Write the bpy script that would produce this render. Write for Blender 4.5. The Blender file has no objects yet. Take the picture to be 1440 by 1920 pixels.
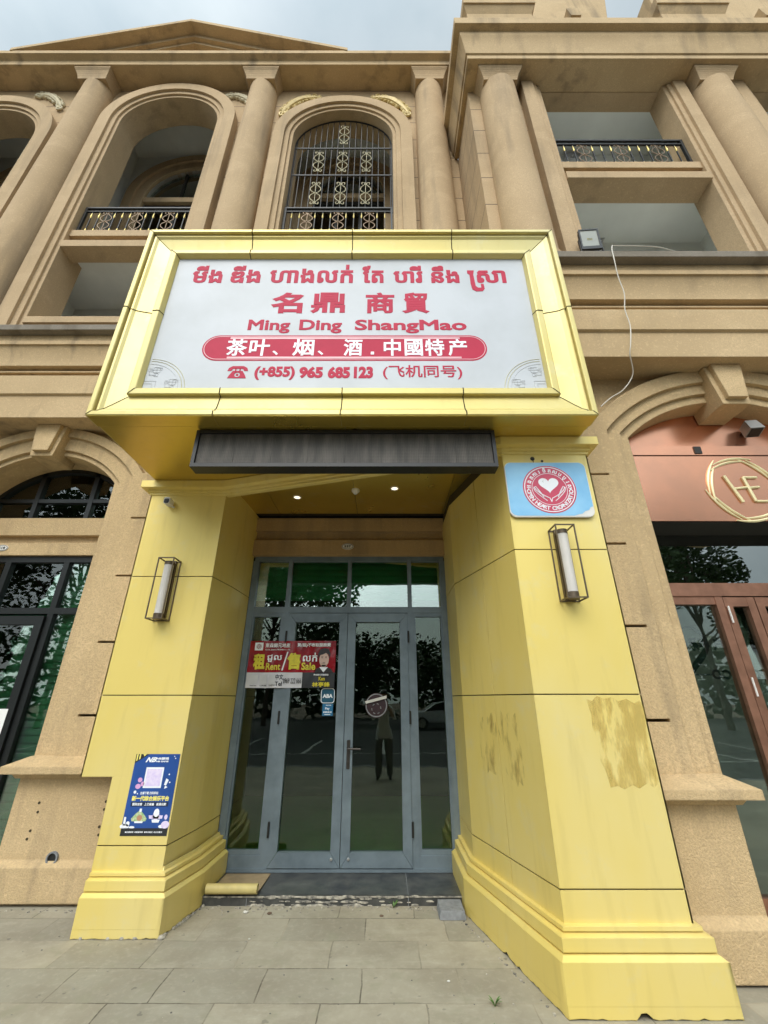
import bpy, bmesh, math, random
from math import sin, cos, pi, radians as R, sqrt
from mathutils import Vector, Matrix
from mathutils.geometry import tessellate_polygon, delaunay_2d_cdt
SC = bpy.context.scene; COL = SC.collection
random.seed(7)

# ------------------------------------------------------------------ camera, world, sun
cd = bpy.data.cameras.new('camera'); cam = bpy.data.objects.new('camera', cd); COL.objects.link(cam)
cd.sensor_fit = 'HORIZONTAL'; cd.sensor_width = 36; cd.lens = 36 * 787 / 1440
cd.clip_start = .02; cd.clip_end = 2000
cam.location = (0, 0, 1.6); cam.rotation_euler = (R(90 + 24), 0, 0)
SC.camera = cam
SUN_EL, SUN_AZ = R(46), R(197)          # azimuth measured clockwise from +Y
w = bpy.data.worlds.new('World'); SC.world = w; w.use_nodes = True
nt = w.node_tree; N = nt.nodes; L = nt.links
bg = N['Background']; bg.inputs[1].default_value = .1
sky = N.new('ShaderNodeTexSky'); sky.sky_type = 'NISHITA'; sky.sun_disc = False
sky.sun_elevation = SUN_EL; sky.sun_rotation = SUN_AZ; sky.air_density = 1.6; sky.dust_density = 3
tc = N.new('ShaderNodeTexCoord'); mp = N.new('ShaderNodeMapping'); mp.inputs[3].default_value = (1.0, 1.0, 2.2)
nz = N.new('ShaderNodeTexNoise'); nz.inputs['Scale'].default_value = 2.3; nz.inputs['Detail'].default_value = 5
rp = N.new('ShaderNodeValToRGB'); rp.color_ramp.elements[0].position = .36; rp.color_ramp.elements[0].color = (.80, .80, .80, 1)
rp.color_ramp.elements[1].position = .66; rp.color_ramp.elements[1].color = (.93, .93, .93, 1)
cl = N.new('ShaderNodeTexNoise'); cl.inputs['Scale'].default_value = 4; cl.inputs['Detail'].default_value = 6
cr = N.new('ShaderNodeValToRGB'); cr.color_ramp.elements[0].position = .3; cr.color_ramp.elements[0].color = (4.2, 4.95, 5.3, 1)
cr.color_ramp.elements[1].position = .7; cr.color_ramp.elements[1].color = (5.8, 6.4, 6.65, 1)
mx = N.new('ShaderNodeMix'); mx.data_type = 'RGBA'
L.new(tc.outputs['Generated'], mp.inputs[0]); L.new(mp.outputs[0], nz.inputs['Vector']); L.new(mp.outputs[0], cl.inputs['Vector'])
L.new(nz.outputs[0], rp.inputs[0]); L.new(cl.outputs[0], cr.inputs[0])
L.new(rp.outputs[0], mx.inputs[0]); L.new(sky.outputs[0], mx.inputs[6]); L.new(cr.outputs[0], mx.inputs[7])
vd = N.new('ShaderNodeVectorMath'); vd.operation = 'DOT_PRODUCT'; L.new(tc.outputs['Generated'], vd.inputs[0])   # cloud is brightest round the hidden sun
sv = Vector((sin(SUN_AZ) * cos(SUN_EL), cos(SUN_AZ) * cos(SUN_EL), sin(SUN_EL))); vd.inputs[1].default_value = sv
m1 = N.new('ShaderNodeMath'); m1.operation = 'MAXIMUM'; L.new(vd.outputs['Value'], m1.inputs[0]); m1.inputs[1].default_value = 0
m2 = N.new('ShaderNodeMath'); m2.operation = 'POWER'; L.new(m1.outputs[0], m2.inputs[0]); m2.inputs[1].default_value = 4
m3 = N.new('ShaderNodeMath'); m3.operation = 'MULTIPLY_ADD'; L.new(m2.outputs[0], m3.inputs[0]); m3.inputs[1].default_value = 4.6; m3.inputs[2].default_value = 1
vs_ = N.new('ShaderNodeVectorMath'); vs_.operation = 'SCALE'; L.new(mx.outputs[2], vs_.inputs[0]); L.new(m3.outputs[0], vs_.inputs['Scale'])
L.new(vs_.outputs[0], bg.inputs[0])
sd = bpy.data.lights.new('sun', 'SUN'); sd.energy = .95; sd.angle = R(25); sd.color = (1, .96, .9)
so = bpy.data.objects.new('sun', sd); COL.objects.link(so)
so.rotation_euler = sv.to_track_quat('Z', 'Y').to_euler(); so.location = sv * 40
SC.view_settings.view_transform = 'Standard'; SC.view_settings.look = 'None'
SC.view_settings.exposure = .22; SC.view_settings.gamma = 1

# ------------------------------------------------------------------ materials
def ramp(nt, fac, a, b, ca=(0, 0, 0, 1), cb=(1, 1, 1, 1)):
    r = nt.nodes.new('ShaderNodeValToRGB'); e = r.color_ramp.elements
    e[0].position = a; e[0].color = ca; e[1].position = b; e[1].color = cb
    nt.links.new(fac, r.inputs[0]); return r.outputs[0]
def noise(nt, vec, scale, detail=4, rough=.55):
    n = nt.nodes.new('ShaderNodeTexNoise'); n.inputs['Scale'].default_value = scale
    n.inputs['Detail'].default_value = detail; n.inputs['Roughness'].default_value = rough
    nt.links.new(vec, n.inputs['Vector']); return n.outputs[0]
def mapv(nt, vec, sc, loc=(0, 0, 0)):
    m = nt.nodes.new('ShaderNodeMapping'); m.inputs[3].default_value = sc; m.inputs[1].default_value = loc
    nt.links.new(vec, m.inputs[0]); return m.outputs[0]
def mixc(nt, f, a, b, mode='MIX'):
    m = nt.nodes.new('ShaderNodeMix'); m.data_type = 'RGBA'; m.blend_type = mode
    for s, v in ((0, f), (6, a), (7, b)):
        if hasattr(v, 'is_output'): nt.links.new(v, m.inputs[s])
        else: m.inputs[s].default_value = v if s == 0 else (*v[:3], 1)
    return m.outputs[2]
def mathn(nt, op, a, b=None, c=None):
    m = nt.nodes.new('ShaderNodeMath'); m.operation = op
    for i, v in enumerate((a, b, c)):
        if v is None: continue
        if hasattr(v, 'is_output'): nt.links.new(v, m.inputs[i])
        else: m.inputs[i].default_value = v
    return m.outputs[0]
def new_mat(name):
    m = bpy.data.materials.new(name); m.use_nodes = True; t = m.node_tree
    b = t.nodes['Principled BSDF']; g = t.nodes.new('ShaderNodeNewGeometry')
    return m, t, b, g.outputs['Position']
def bumpn(t, b, h, strength, dist=.01, normal=None):
    bn = t.nodes.new('ShaderNodeBump'); bn.inputs['Strength'].default_value = strength; bn.inputs['Distance'].default_value = dist
    t.links.new(h, bn.inputs['Height'])
    if normal is not None: t.links.new(normal, bn.inputs['Normal'])
    t.links.new(bn.outputs[0], b.inputs['Normal'])
def simple(name, c, rough=.5, metal=0, var=.15, scale=6, bump=0, bscale=80, spec=.5, alt=None):
    m, t, b, P = new_mat(name)
    n = noise(t, P, scale)
    c2 = alt or tuple(x * (1 - var) for x in c)
    t.links.new(mixc(t, ramp(t, n, .35, .68), c, c2), b.inputs['Base Color'])
    b.inputs['Roughness'].default_value = rough; b.inputs['Metallic'].default_value = metal
    b.inputs['Specular IOR Level'].default_value = spec
    if bump: bumpn(t, b, noise(t, P, bscale, 3), bump, .004)
    return m
def stucco(name, c, grain=.5, joints=None, streak=.35, gscale=95):
    m, t, b, P = new_mat(name)
    big = noise(t, P, .7, 5)
    col = mixc(t, ramp(t, big, .3, .7), c, tuple(x * y for x, y in zip(c, (.76, .74, .70))))
    pa = noise(t, mapv(t, P, (1, 1, 1.6), (3, 1, 2)), 1.9, 3, .5)
    col = mixc(t, mathn(t, 'MULTIPLY', ramp(t, pa, .55, .63), .3), col, tuple(min(1, x * y) for x, y in zip(c, (1.12, 1.13, 1.16))))
    sp = noise(t, P, gscale, 3, .7)
    col = mixc(t, ramp(t, sp, .42, .66), col, tuple(x * .74 for x in c))
    sp2 = noise(t, P, gscale * .45, 2)
    col = mixc(t, mathn(t, 'MULTIPLY', ramp(t, sp2, .56, .72), .35), col, tuple(min(1, x * 1.25) for x in c))
    st = noise(t, mapv(t, P, (3.2, 3.2, .35)), 1.3, 5)     # rain streaks
    st2 = noise(t, P, .45, 3)
    f = mathn(t, 'MULTIPLY', mathn(t, 'MULTIPLY', ramp(t, st, .5, .74), ramp(t, st2, .36, .56)), streak)
    col = mixc(t, f, col, (.13, .105, .075))
    hgt = sp
    if joints:                                                 # scored course lines
        sx = t.nodes.new('ShaderNodeSeparateXYZ'); t.links.new(P, sx.inputs[0])
        fr = mathn(t, 'FRACT', mathn(t, 'DIVIDE', mathn(t, 'SUBTRACT', sx.outputs[2], joints[0]), joints[1]))
        ln = mathn(t, 'LESS_THAN', fr, .014 / joints[1])
        col = mixc(t, ln, col, (.07, .055, .045))
    t.links.new(col, b.inputs['Base Color']); b.inputs['Roughness'].default_value = .9
    b.inputs['Specular IOR Level'].default_value = .25
    bv = t.nodes.new('ShaderNodeBevel'); bv.samples = 4; bv.inputs[0].default_value = .013
    bumpn(t, b, hgt, grain, .008, bv.outputs[0])
    return m
TAN = (.53, .385, .23)
M = {}
M['stucco'] = stucco('stucco_smooth', TAN, .3, streak=.5)
M['coursed'] = stucco('stucco_coursed', TAN, .25, joints=(10.41, .63), streak=.45)
M['rough'] = stucco('stucco_rough', (.62, .455, .255), 1.0, streak=.6, gscale=70)
M['band'] = stucco('stucco_bands', (.58, .425, .245), .4, streak=.8)
M['coping'] = stucco('weathered_coping', (.27, .235, .19), .6, streak=1.0)
M['white'] = simple('interior_white', (.80, .83, .80), .85, var=.1, scale=1.5)
M['whiteout'] = simple('loggia_white', (.74, .75, .72), .85, var=.18, scale=1.2)
def metal_yellow(name, c, pale, fade=.5, rough=.34, metal=.45):
    m, t, b, P = new_mat(name)
    n = noise(t, mapv(t, P, (1, 1, .6)), .9, 4)
    col = mixc(t, mathn(t, 'MULTIPLY', ramp(t, n, .45, .7), fade), c, pale)
    d = noise(t, mapv(t, P, (9, 9, 1.1)), 1.2, 5)
    col = mixc(t, mathn(t, 'MULTIPLY', ramp(t, d, .54, .8), .26), col, (.42, .30, .085))
    e_ = noise(t, P, 3.1, 6, .7); col = mixc(t, mathn(t, 'MULTIPLY', ramp(t, e_, .56, .72), .25), col, (.62, .60, .44))
    br = noise(t, mapv(t, P, (260, 260, 3)), 1, 2)             # brushed grain
    t.links.new(col, b.inputs['Base Color']); b.inputs['Metallic'].default_value = metal
    rr = mathn(t, 'MULTIPLY_ADD', noise(t, P, 2.2, 4), .16, rough - .08)
    t.links.new(rr, b.inputs['Roughness'])
    bv = t.nodes.new('ShaderNodeBevel'); bv.samples = 3; bv.inputs[0].default_value = .006
    bumpn(t, b, noise(t, P, 1.4, 2), .3, .02, bv.outputs[0])
    return m
M['yellow'] = metal_yellow('yellow_metal_panel', (.75, .585, .165), (.76, .65, .32), .5, .40, .2)
M['yellowframe'] = metal_yellow('yellow_sign_frame', (.62, .505, .165), (.62, .56, .29), .6, .38, .25)
M['yellowshaded'] = metal_yellow('shaded_yellow_soffit_panel', (.62, .45, .085), (.64, .48, .13), .5, .30, .75)  # darker copy of the yellow panel; the soffit's shade is put into the colour
M['yellowmatte'] = simple('matte_yellow_sheet', (.55, .45, .17), .6, var=.25)
M['gap'] = simple('panel_gap_dark', (.05, .035, .012), .8)
M['signwhite'] = simple('sign_face_white', (.51, .53, .56), .5, var=.12, scale=2.2, alt=(.45, .47, .49))
M['red'] = simple('sign_red', (.50, .03, .07), .6, var=.1, scale=5, spec=.2)
M['redline'] = simple('sign_pink_line', (.72, .36, .40), .4)
M['golden'] = simple('thin_gold_print', (.62, .58, .36), .5)
M['greyline'] = simple('thin_grey_print', (.55, .56, .58), .5)
M['black'] = simple('black_paint', (.012, .012, .012), .45, var=.3)
M['iron'] = simple('wrought_iron', (.014, .0135, .013), .5, metal=.3, var=.3)
M['irongold'] = simple('gilt_iron', (.62, .48, .16), .38, metal=.55, var=.3)
M['scroll'] = simple('bronze_scroll', (.26, .18, .11), .42, metal=.5, var=.3)
M['scrollpale'] = simple('pale_brass_scroll', (.44, .40, .25), .42, metal=.4, var=.3)
M['gilt'] = simple('gilded_relief', (.66, .50, .20), .5, metal=.1, var=.25, scale=20)
M['cream'] = simple('cream_relief', (.62, .54, .36), .7, var=.25, scale=20)
M['greymetal'] = simple('grey_door_frame', (.165, .21, .24), .42, metal=.25, var=.35, scale=5, alt=(.115, .15, .175))
M['blackframe'] = simple('black_window_frame', (.012, .014, .014), .35, metal=.2)
M['darkmetal'] = simple('dark_metal', (.05, .045, .04), .4, metal=.6)
M['bronze'] = simple('lamp_bronze', (.14, .105, .07), .4, metal=.6, var=.3)
M['lamptube'] = simple('lamp_tube', (.62, .585, .54), .35, var=.08, scale=14)
M['copper'] = simple('copper_sheet', (.80, .38, .235), .24, metal=.88, var=.2, scale=1.6, alt=(.62, .32, .21), bump=.04, bscale=1.5)
M['copperframe'] = simple('copper_frame', (.40, .20, .13), .38, metal=.7, var=.3, scale=8)
M['logogold'] = simple('emblem_gold', (.85, .76, .45), .4, metal=.15)
M['steel'] = simple('stainless_steel', (.6, .6, .58), .3, metal=.9)
M['steelmatte'] = simple('brushed_grey_steel', (.34, .34, .33), .45, metal=.5)
M['plastic'] = simple('white_plastic', (.72, .7, .66), .4)
M['wire'] = simple('white_cable', (.68, .64, .56), .5)
M['floodglass'] = simple('flood_lens', (.30, .31, .27), .4)
M['shutter'] = simple('green_shutter', (.07, .50, .17), .45, var=.3, scale=2)
M['stoneblack'] = simple('black_step_tile', (.022, .023, .024), .38, var=.4, scale=7, alt=(.075, .075, .068), bump=.15)
M['mortar'] = simple('scuffed_mortar', (.46, .42, .34), .9, var=.5, scale=22, alt=(.05, .05, .05), bump=.6, bscale=60)
M['lintel'] = stucco('lintel_stucco', (.47, .32, .16), .3, streak=.5)
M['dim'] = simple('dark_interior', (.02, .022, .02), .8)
M['greenfloor'] = simple('green_interior_floor', (.07, .30, .05), .6)
M['paper'] = simple('white_paper', (.78, .78, .76), .6, var=.05)
M['leaf'] = simple('tree_leaf', (.035, .075, .022), .5, var=.5, scale=.8, alt=(.07, .12, .035))
M['bark'] = simple('tree_bark', (.12, .09, .065), .9, bump=.5, bscale=30)
M['weed'] = simple('weed_leaf', (.10, .19, .045), .55, var=.3)
M['poster'] = simple('poster_blue', (.018, .075, .30), .3, var=.25, scale=3)
M['navy'] = simple('poster_navy', (.01, .022, .06), .4)
M['pblack'] = simple('poster_black', (.02, .022, .025), .4)
M['pyellow'] = simple('poster_yellow', (.85, .74, .18), .4)
M['pwhite'] = simple('print_white', (.82, .84, .88), .4, var=.05)
M['plilac'] = simple('print_lilac', (.62, .52, .78), .4, alt=(.75, .66, .82), scale=40)
M['ppink'] = simple('print_pink', (.72, .38, .66), .4)
M['pgreen'] = simple('print_green', (.22, .42, .16), .4, alt=(.6, .6, .4), scale=60)
M['pbrown'] = simple('print_brown', (.5, .26, .16), .4)
M['bannerred'] = simple('banner_red', (.30, .010, .018), .16, var=.4, scale=8, bump=.9, bscale=11)
M['banneryellow'] = simple('banner_yellow', (.72, .62, .04), .3, var=.25, scale=20)
M['bannerwhite'] = simple('banner_white', (.62, .62, .66), .25, var=.12, scale=9, bump=.4, bscale=14)
M['skin'] = simple('printed_skin', (.66, .47, .39), .4)
M['hairblack'] = simple('printed_hair', (.02, .017, .016), .4)
M['abablue'] = simple('sticker_teal', (.012, .09, .15), .3)
M['stickblue'] = simple('sticker_blue', (.02, .16, .32), .3)
M['plaqueblue'] = simple('plaque_blue', (.17, .43, .70), .3, var=.3, scale=3.5, alt=(.27, .55, .78))
M['plaquered'] = simple('plaque_red', (.56, .045, .10), .3)
M['stickred'] = simple('sticker_dull_red', (.035, .013, .016), .35, var=.4, scale=30)
M['brickgrey'] = simple('grey_paver', (.24, .25, .26), .85, var=.3, scale=25, bump=.4)
M['sheetback'] = simple('sheet_brown_back', (.33, .245, .14), .6, var=.35, scale=8)
M['litter'] = simple('litter_pale', (.6, .58, .52), .8)
M['soil'] = simple('soil_brown', (.13, .085, .055), .95, bump=.5)
M['carwhite'] = simple('car_paint', (.75, .76, .76), .2)
M['rubber'] = simple('rubber', (.02, .02, .02), .8)
M['asphalt'] = simple('asphalt', (.05, .05, .048), .9, var=.3, scale=2, bump=.4, bscale=60)
M['roadpaint'] = simple('road_paint', (.6, .6, .56), .8)
M['shirt'] = simple('pale_shirt', (.75, .76, .78), .8); M['trousers'] = simple('grey_trousers', (.16, .16, .17), .8)
M['realskin'] = simple('skin', (.46, .30, .22), .55); M['screentext'] = simple('dark_teal_print', (.012, .035, .038), .4)
M['screentextred'] = simple('dark_red_print', (.07, .018, .018), .4)
M['film'] = simple('grey_window_film', (.26, .29, .25), .5, var=.15, scale=1)
def glass_mat(name, tint, base=.05, rough=.0, mul=1.3):
    m = bpy.data.materials.new(name); m.use_nodes = True; t = m.node_tree; t.nodes.clear()
    o = t.nodes.new('ShaderNodeOutputMaterial'); mix = t.nodes.new('ShaderNodeMixShader')
    tr = t.nodes.new('ShaderNodeBsdfTransparent'); tr.inputs[0].default_value = (*tint, 1)
    gl = t.nodes.new('ShaderNodeBsdfGlossy'); gl.inputs['Roughness'].default_value = rough; gl.inputs[0].default_value = (.92, .97, .95, 1)
    fr = t.nodes.new('ShaderNodeFresnel'); fr.inputs[0].default_value = 1.55
    g = t.nodes.new('ShaderNodeNewGeometry')
    bn = t.nodes.new('ShaderNodeBump'); bn.inputs['Strength'].default_value = .05; bn.inputs['Distance'].default_value = .02
    t.links.new(noise(t, g.outputs['Position'], 2.2, 2), bn.inputs['Height'])
    t.links.new(bn.outputs[0], gl.inputs['Normal'])
    f = mathn(t, 'MULTIPLY_ADD', fr.outputs[0], mul, base)
    t.links.new(f, mix.inputs[0]); t.links.new(tr.outputs[0], mix.inputs[1]); t.links.new(gl.outputs[0], mix.inputs[2])
    t.links.new(mix.outputs[0], o.inputs[0]); return m
M['glass'] = glass_mat('window_glass', (.82, .9, .84), .16)
M['glassdark'] = glass_mat('door_glass', (.72, .85, .72), .015, 0, .8)
M['glassleft'] = glass_mat('left_window_glass', (.85, .92, .87), .03, 0, 1.1)
M['glassgrey'] = glass_mat('shop_glass', (.85, .9, .86), .03, 0, 1.0); M['glassgreytop'] = glass_mat('shop_top_glass', (.4, .45, .42), .26)
def pavement_mat():
    m, t, b, P = new_mat('paving_slabs')
    br = t.nodes.new('ShaderNodeTexBrick'); va = t.nodes.new('ShaderNodeVectorMath'); va.operation = 'ADD'; nn = t.nodes.new('ShaderNodeTexNoise'); nn.inputs['Scale'].default_value = 5; t.links.new(P, nn.inputs['Vector'])
    vm = t.nodes.new('ShaderNodeVectorMath'); vm.operation = 'SCALE'; vm.inputs['Scale'].default_value = .022; t.links.new(nn.outputs['Color'], vm.inputs[0]); t.links.new(vm.outputs[0], va.inputs[0]); t.links.new(mapv(t, P, (1, 1, 1), (.13, -.298, 0)), va.inputs[1]); t.links.new(va.outputs[0], br.inputs['Vector'])
    br.inputs['Scale'].default_value = 1; br.inputs['Brick Width'].default_value = .61; br.inputs['Row Height'].default_value = .34
    br.inputs['Mortar Size'].default_value = .005; br.inputs['Mortar Smooth'].default_value = .3
    br.inputs['Color1'].default_value = (.385, .345, .255, 1); br.inputs['Color2'].default_value = (.275, .255, .195, 1)
    br.inputs['Mortar'].default_value = (.33, .29, .21, 1); br.offset = .37
    n = noise(t, P, 1.6, 6, .65); n2 = noise(t, P, 22, 5, .7); n3 = noise(t, P, 6, 4)
    c = mixc(t, mathn(t, 'MULTIPLY', ramp(t, n, .40, .62), .65), br.outputs[0], (.225, .195, .14))
    jl = noise(t, P, 1.1, 2); c = mixc(t, mathn(t, 'MULTIPLY', br.outputs['Fac'], ramp(t, jl, .40, .6)), c, (.10, .085, .06))
    c = mixc(t, mathn(t, 'MULTIPLY', ramp(t, n2, .5, .75), .35), c, (.46, .42, .33))
    c = mixc(t, mathn(t, 'MULTIPLY', ramp(t, n3, .56, .7), .4), c, (.24, .235, .155))
    n4 = noise(t, P, 13, 2); c = mixc(t, mathn(t, 'MULTIPLY', ramp(t, n4, .70, .73), .5), c, (.09, .085, .07))
    n5 = noise(t, mapv(t, P, (.5, 1.6, 1)), 2.6, 5, .7); c = mixc(t, mathn(t, 'MULTIPLY', ramp(t, n5, .55, .7), .3), c, (.48, .445, .35))
    t.links.new(c, b.inputs['Base Color']); b.inputs['Roughness'].default_value = .8
    h = mathn(t, 'SUBTRACT', mathn(t, 'MULTIPLY', n2, .4), br.outputs['Fac'])
    bumpn(t, b, h, .35, .006); return m
M['paving'] = pavement_mat()
def stain_mat(name, c, s1, lo, hi, amt):          # dried glue / dirt film: patchy sheet
    m, t, b, P = new_mat(name)
    n = noise(t, mapv(t, P, (2.6, 2.6, .8)), s1, 3, .6)
    b.inputs['Base Color'].default_value = (*c, 1); b.inputs['Roughness'].default_value = .55
    t.links.new(mathn(t, 'MULTIPLY', ramp(t, n, lo, hi), amt), b.inputs['Alpha']); return m
M['glue'] = stain_mat('glue_film', (.62, .47, .13), 5.5, .40, .60, .42)
M['dirt'] = stain_mat('brown_dirt_film', (.30, .20, .05), 6, .47, .78, .65)
M['grime'] = stain_mat('grey_dust_film', (.35, .34, .31), 6, .4, .75, .6)

# ------------------------------------------------------------------ mesh helpers
def offset_path(path, d):
    out = []; n = len(path)
    nr = []
    for i in range(n - 1):
        dx, dy = path[i + 1][0] - path[i][0], path[i + 1][1] - path[i][1]; l = sqrt(dx * dx + dy * dy)
        nr.append((dy / l, -dx / l))
    for i in range(n):
        if i == 0: nx, ny = nr[0]; k = 1
        elif i == n - 1: nx, ny = nr[-1]; k = 1
        else:
            ax, ay = nr[i - 1]; bx, by = nr[i]; nx, ny = ax + bx, ay + by; l = sqrt(nx * nx + ny * ny); nx /= l; ny /= l
            k = 1 / max(.3, nx * ax + ny * ay)
        out.append((path[i][0] + nx * d * k, path[i][1] + ny * d * k))
    return out
class MB:
    def __init__(s): s.v = []; s.f = []; s.m = []
    def add(s, vs, fs, mi=0):
        o = len(s.v); s.v += [tuple(v) for v in vs]; s.f += [tuple(i + o for i in f) for f in fs]; s.m += [mi] * len(fs); return s
    def box(s, x0, x1, y0, y1, z0, z1, mi=0):
        return s.add([(x0, y0, z0), (x1, y0, z0), (x1, y1, z0), (x0, y1, z0), (x0, y0, z1), (x1, y0, z1), (x1, y1, z1), (x0, y1, z1)],
                     [(3, 2, 1, 0), (4, 5, 6, 7), (0, 1, 5, 4), (1, 2, 6, 5), (2, 3, 7, 6), (3, 0, 4, 7)], mi)
    def frustum(s, a, b, mi=0):          # a, b: (x0,x1,y0,y1,z)
        vs = [(q[i], q[j], q[4]) for q in (a, b) for i, j in ((0, 2), (1, 2), (1, 3), (0, 3))]
        return s.add(vs, [(3, 2, 1, 0), (4, 5, 6, 7), (0, 1, 5, 4), (1, 2, 6, 5), (2, 3, 7, 6), (3, 0, 4, 7)], mi)
    def prism(s, poly, z0, z1, mi=0):
        n = len(poly); vs = [(x, y, z0) for x, y in poly] + [(x, y, z1) for x, y in poly]
        tr = tessellate_polygon([[Vector((x, y, 0)) for x, y in poly]])
        fs = [tuple(t) for t in tr] + [tuple(n + i for i in t[::-1]) for t in tr]
        fs += [(i, (i + 1) % n, n + (i + 1) % n, n + i) for i in range(n)]
        return s.add(vs, fs, mi)
    def plate(s, loops, y0, y1, mi=0):   # loops of (x,z), extruded along Y
        flat = [p for l in loops for p in l]; n = len(flat)
        tr = tessellate_polygon([[Vector((x, z, 0)) for x, z in l] for l in loops])
        vs = [(x, y0, z) for x, z in flat] + [(x, y1, z) for x, z in flat]
        fs = [tuple(t) for t in tr] + [tuple(n + i for i in t[::-1]) for t in tr]
        o = 0
        for l in loops:
            k = len(l); fs += [(o + i, o + (i + 1) % k, n + o + (i + 1) % k, n + o + i) for i in range(k)]; o += k
        return s.add(vs, fs, mi)
    def sweep(s, path, prof, mi=0):      # prof: closed loop of (d,z), d outward (right of the path)
        k = len(prof); rings = []
        for d, z in prof: rings.append([(x, y, z) for x, y in offset_path(path, d)])
        n = len(path); vs = [rings[j][i] for i in range(n) for j in range(k)]
        fs = [(i * k + j, i * k + (j + 1) % k, (i + 1) * k + (j + 1) % k, (i + 1) * k + j) for i in range(n - 1) for j in range(k)]
        tr = tessellate_polygon([[Vector((d, z, 0)) for d, z in prof]])
        fs += [tuple(t) for t in tr] + [tuple((n - 1) * k + i for i in t[::-1]) for t in tr]
        return s.add(vs, fs, mi)
    def lathe(s, cx, cy, prof, n=40, mi=0):
        k = len(prof); vs = [(cx + r * cos(2 * pi * i / n), cy + r * sin(2 * pi * i / n), z) for i in range(n) for r, z in prof]
        fs = [(i * k + j, ((i + 1) % n) * k + j, ((i + 1) % n) * k + j + 1, i * k + j + 1) for i in range(n) for j in range(k - 1)]
        fs += [tuple(i * k for i in range(n))[::-1], tuple(i * k + k - 1 for i in range(n))]
        return s.add(vs, fs, mi)
    def tube(s, pts, r, n=6, mi=0, closed=False):
        pts = [Vector(p) for p in pts]; rs = r if isinstance(r, (list, tuple)) else [r] * len(pts); m = len(pts); vs = []
        up = None
        for i, p in enumerate(pts):
            a = pts[(i - 1) % m] if (closed or i > 0) else p; b = pts[(i + 1) % m] if (closed or i < m - 1) else p
            t = (b - a); t = t.normalized() if t.length > 1e-9 else Vector((0, 0, 1))
            if up is None: up = Vector((0, 1, 0)) if abs(t.y) < .9 else Vector((1, 0, 0))
            u = up - t * up.dot(t)
            if u.length < 1e-4: u = t.orthogonal()
            u.normalize(); v = t.cross(u); up = u
            for j in range(n):
                an = 2 * pi * j / n; vs.append(p + (u * cos(an) + v * sin(an)) * rs[i])
        fs = [(i * n + j, i * n + (j + 1) % n, ((i + 1) % m) * n + (j + 1) % n, ((i + 1) % m) * n + j) for i in range(m if closed else m - 1) for j in range(n)]
        if not closed: fs += [tuple(range(n))[::-1], tuple((m - 1) * n + j for j in range(n))]
        return s.add(vs, fs, mi)
    def ball(s, c, r, nu=10, nv=6, mi=0):
        rx, ry, rz = r if isinstance(r, (list, tuple)) else (r, r, r); vs = []
        for j in range(nv + 1):
            a = pi * j / nv - pi / 2
            for i in range(nu): b = 2 * pi * i / nu; vs.append((c[0] + rx * cos(a) * cos(b), c[1] + ry * cos(a) * sin(b), c[2] + rz * sin(a)))
        fs = [(j * nu + i, j * nu + (i + 1) % nu, (j + 1) * nu + (i + 1) % nu, (j + 1) * nu + i) for j in range(nv) for i in range(nu)]
        return s.add(vs, fs, mi)
    def disc(s, c, r, y0, y1, n=32, mi=0, rz=None):
        rz = rz or r
        return s.plate([[(c[0] + r * cos(2 * pi * i / n), c[1] + rz * sin(2 * pi * i / n)) for i in range(n)]], y0, y1, mi)
    def ring(s, c, r0, r1, y0, y1, n=40, mi=0):
        return s.plate([[(c[0] + r * cos(2 * pi * i / n), c[1] + r * sin(2 * pi * i / n)) for i in range(n)] for r in (r1, r0)], y0, y1, mi)
    def build(s, name, mats, parent=None, smooth=True, sharp=32):
        me = bpy.data.meshes.new(name); me.from_pydata(s.v, [], s.f)
        for m in (mats if isinstance(mats, (list, tuple)) else [mats]): me.materials.append(M[m] if isinstance(m, str) else m)
        me.polygons.foreach_set('material_index', s.m)
        bm = bmesh.new(); bm.from_mesh(me); bmesh.ops.remove_doubles(bm, verts=bm.verts, dist=1e-5)
        bmesh.ops.recalc_face_normals(bm, faces=bm.faces); bm.to_mesh(me); bm.free()
        if smooth:
            me.shade_smooth(); me.set_sharp_from_angle(angle=R(sharp))
        return put(name, me, parent)
def put(name, me, parent=None):
    o = bpy.data.objects.new(name, me); COL.objects.link(o)
    if parent: adopt(o, parent)
    return o
def root_loc(p):
    v = Vector((0, 0, 0))
    while p is not None:
        if p.type == 'EMPTY': return Vector(p.location)
        p = p.parent
    return v
def adopt(o, p):
    o.parent = p
    if p.type == 'EMPTY': o.matrix_parent_inverse = Matrix.Translation(-Vector(p.location))
    else: o.matrix_parent_inverse = Matrix.Identity(4)
def tag(o, label, cat, group=None):
    o['label'] = label; o['category'] = cat
    if group: o['group'] = group
    return o
def thing(name, label, cat, loc, group=None):
    o = bpy.data.objects.new(name, None); COL.objects.link(o); o.location = loc; o.empty_display_size = .1
    return tag(o, label, cat, group)
def struct(o): o['kind'] = 'structure'; return o
def copy_tree(o, parent=None, shift=(0, 0, 0)):
    c = o.copy(); COL.objects.link(c)
    if parent: c.parent = parent; c.matrix_parent_inverse = o.matrix_parent_inverse.copy()
    for ch in list(o.children): copy_tree(ch, c)
    if any(shift): c.location = Vector(c.location) + Vector(shift)
    return c
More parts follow.
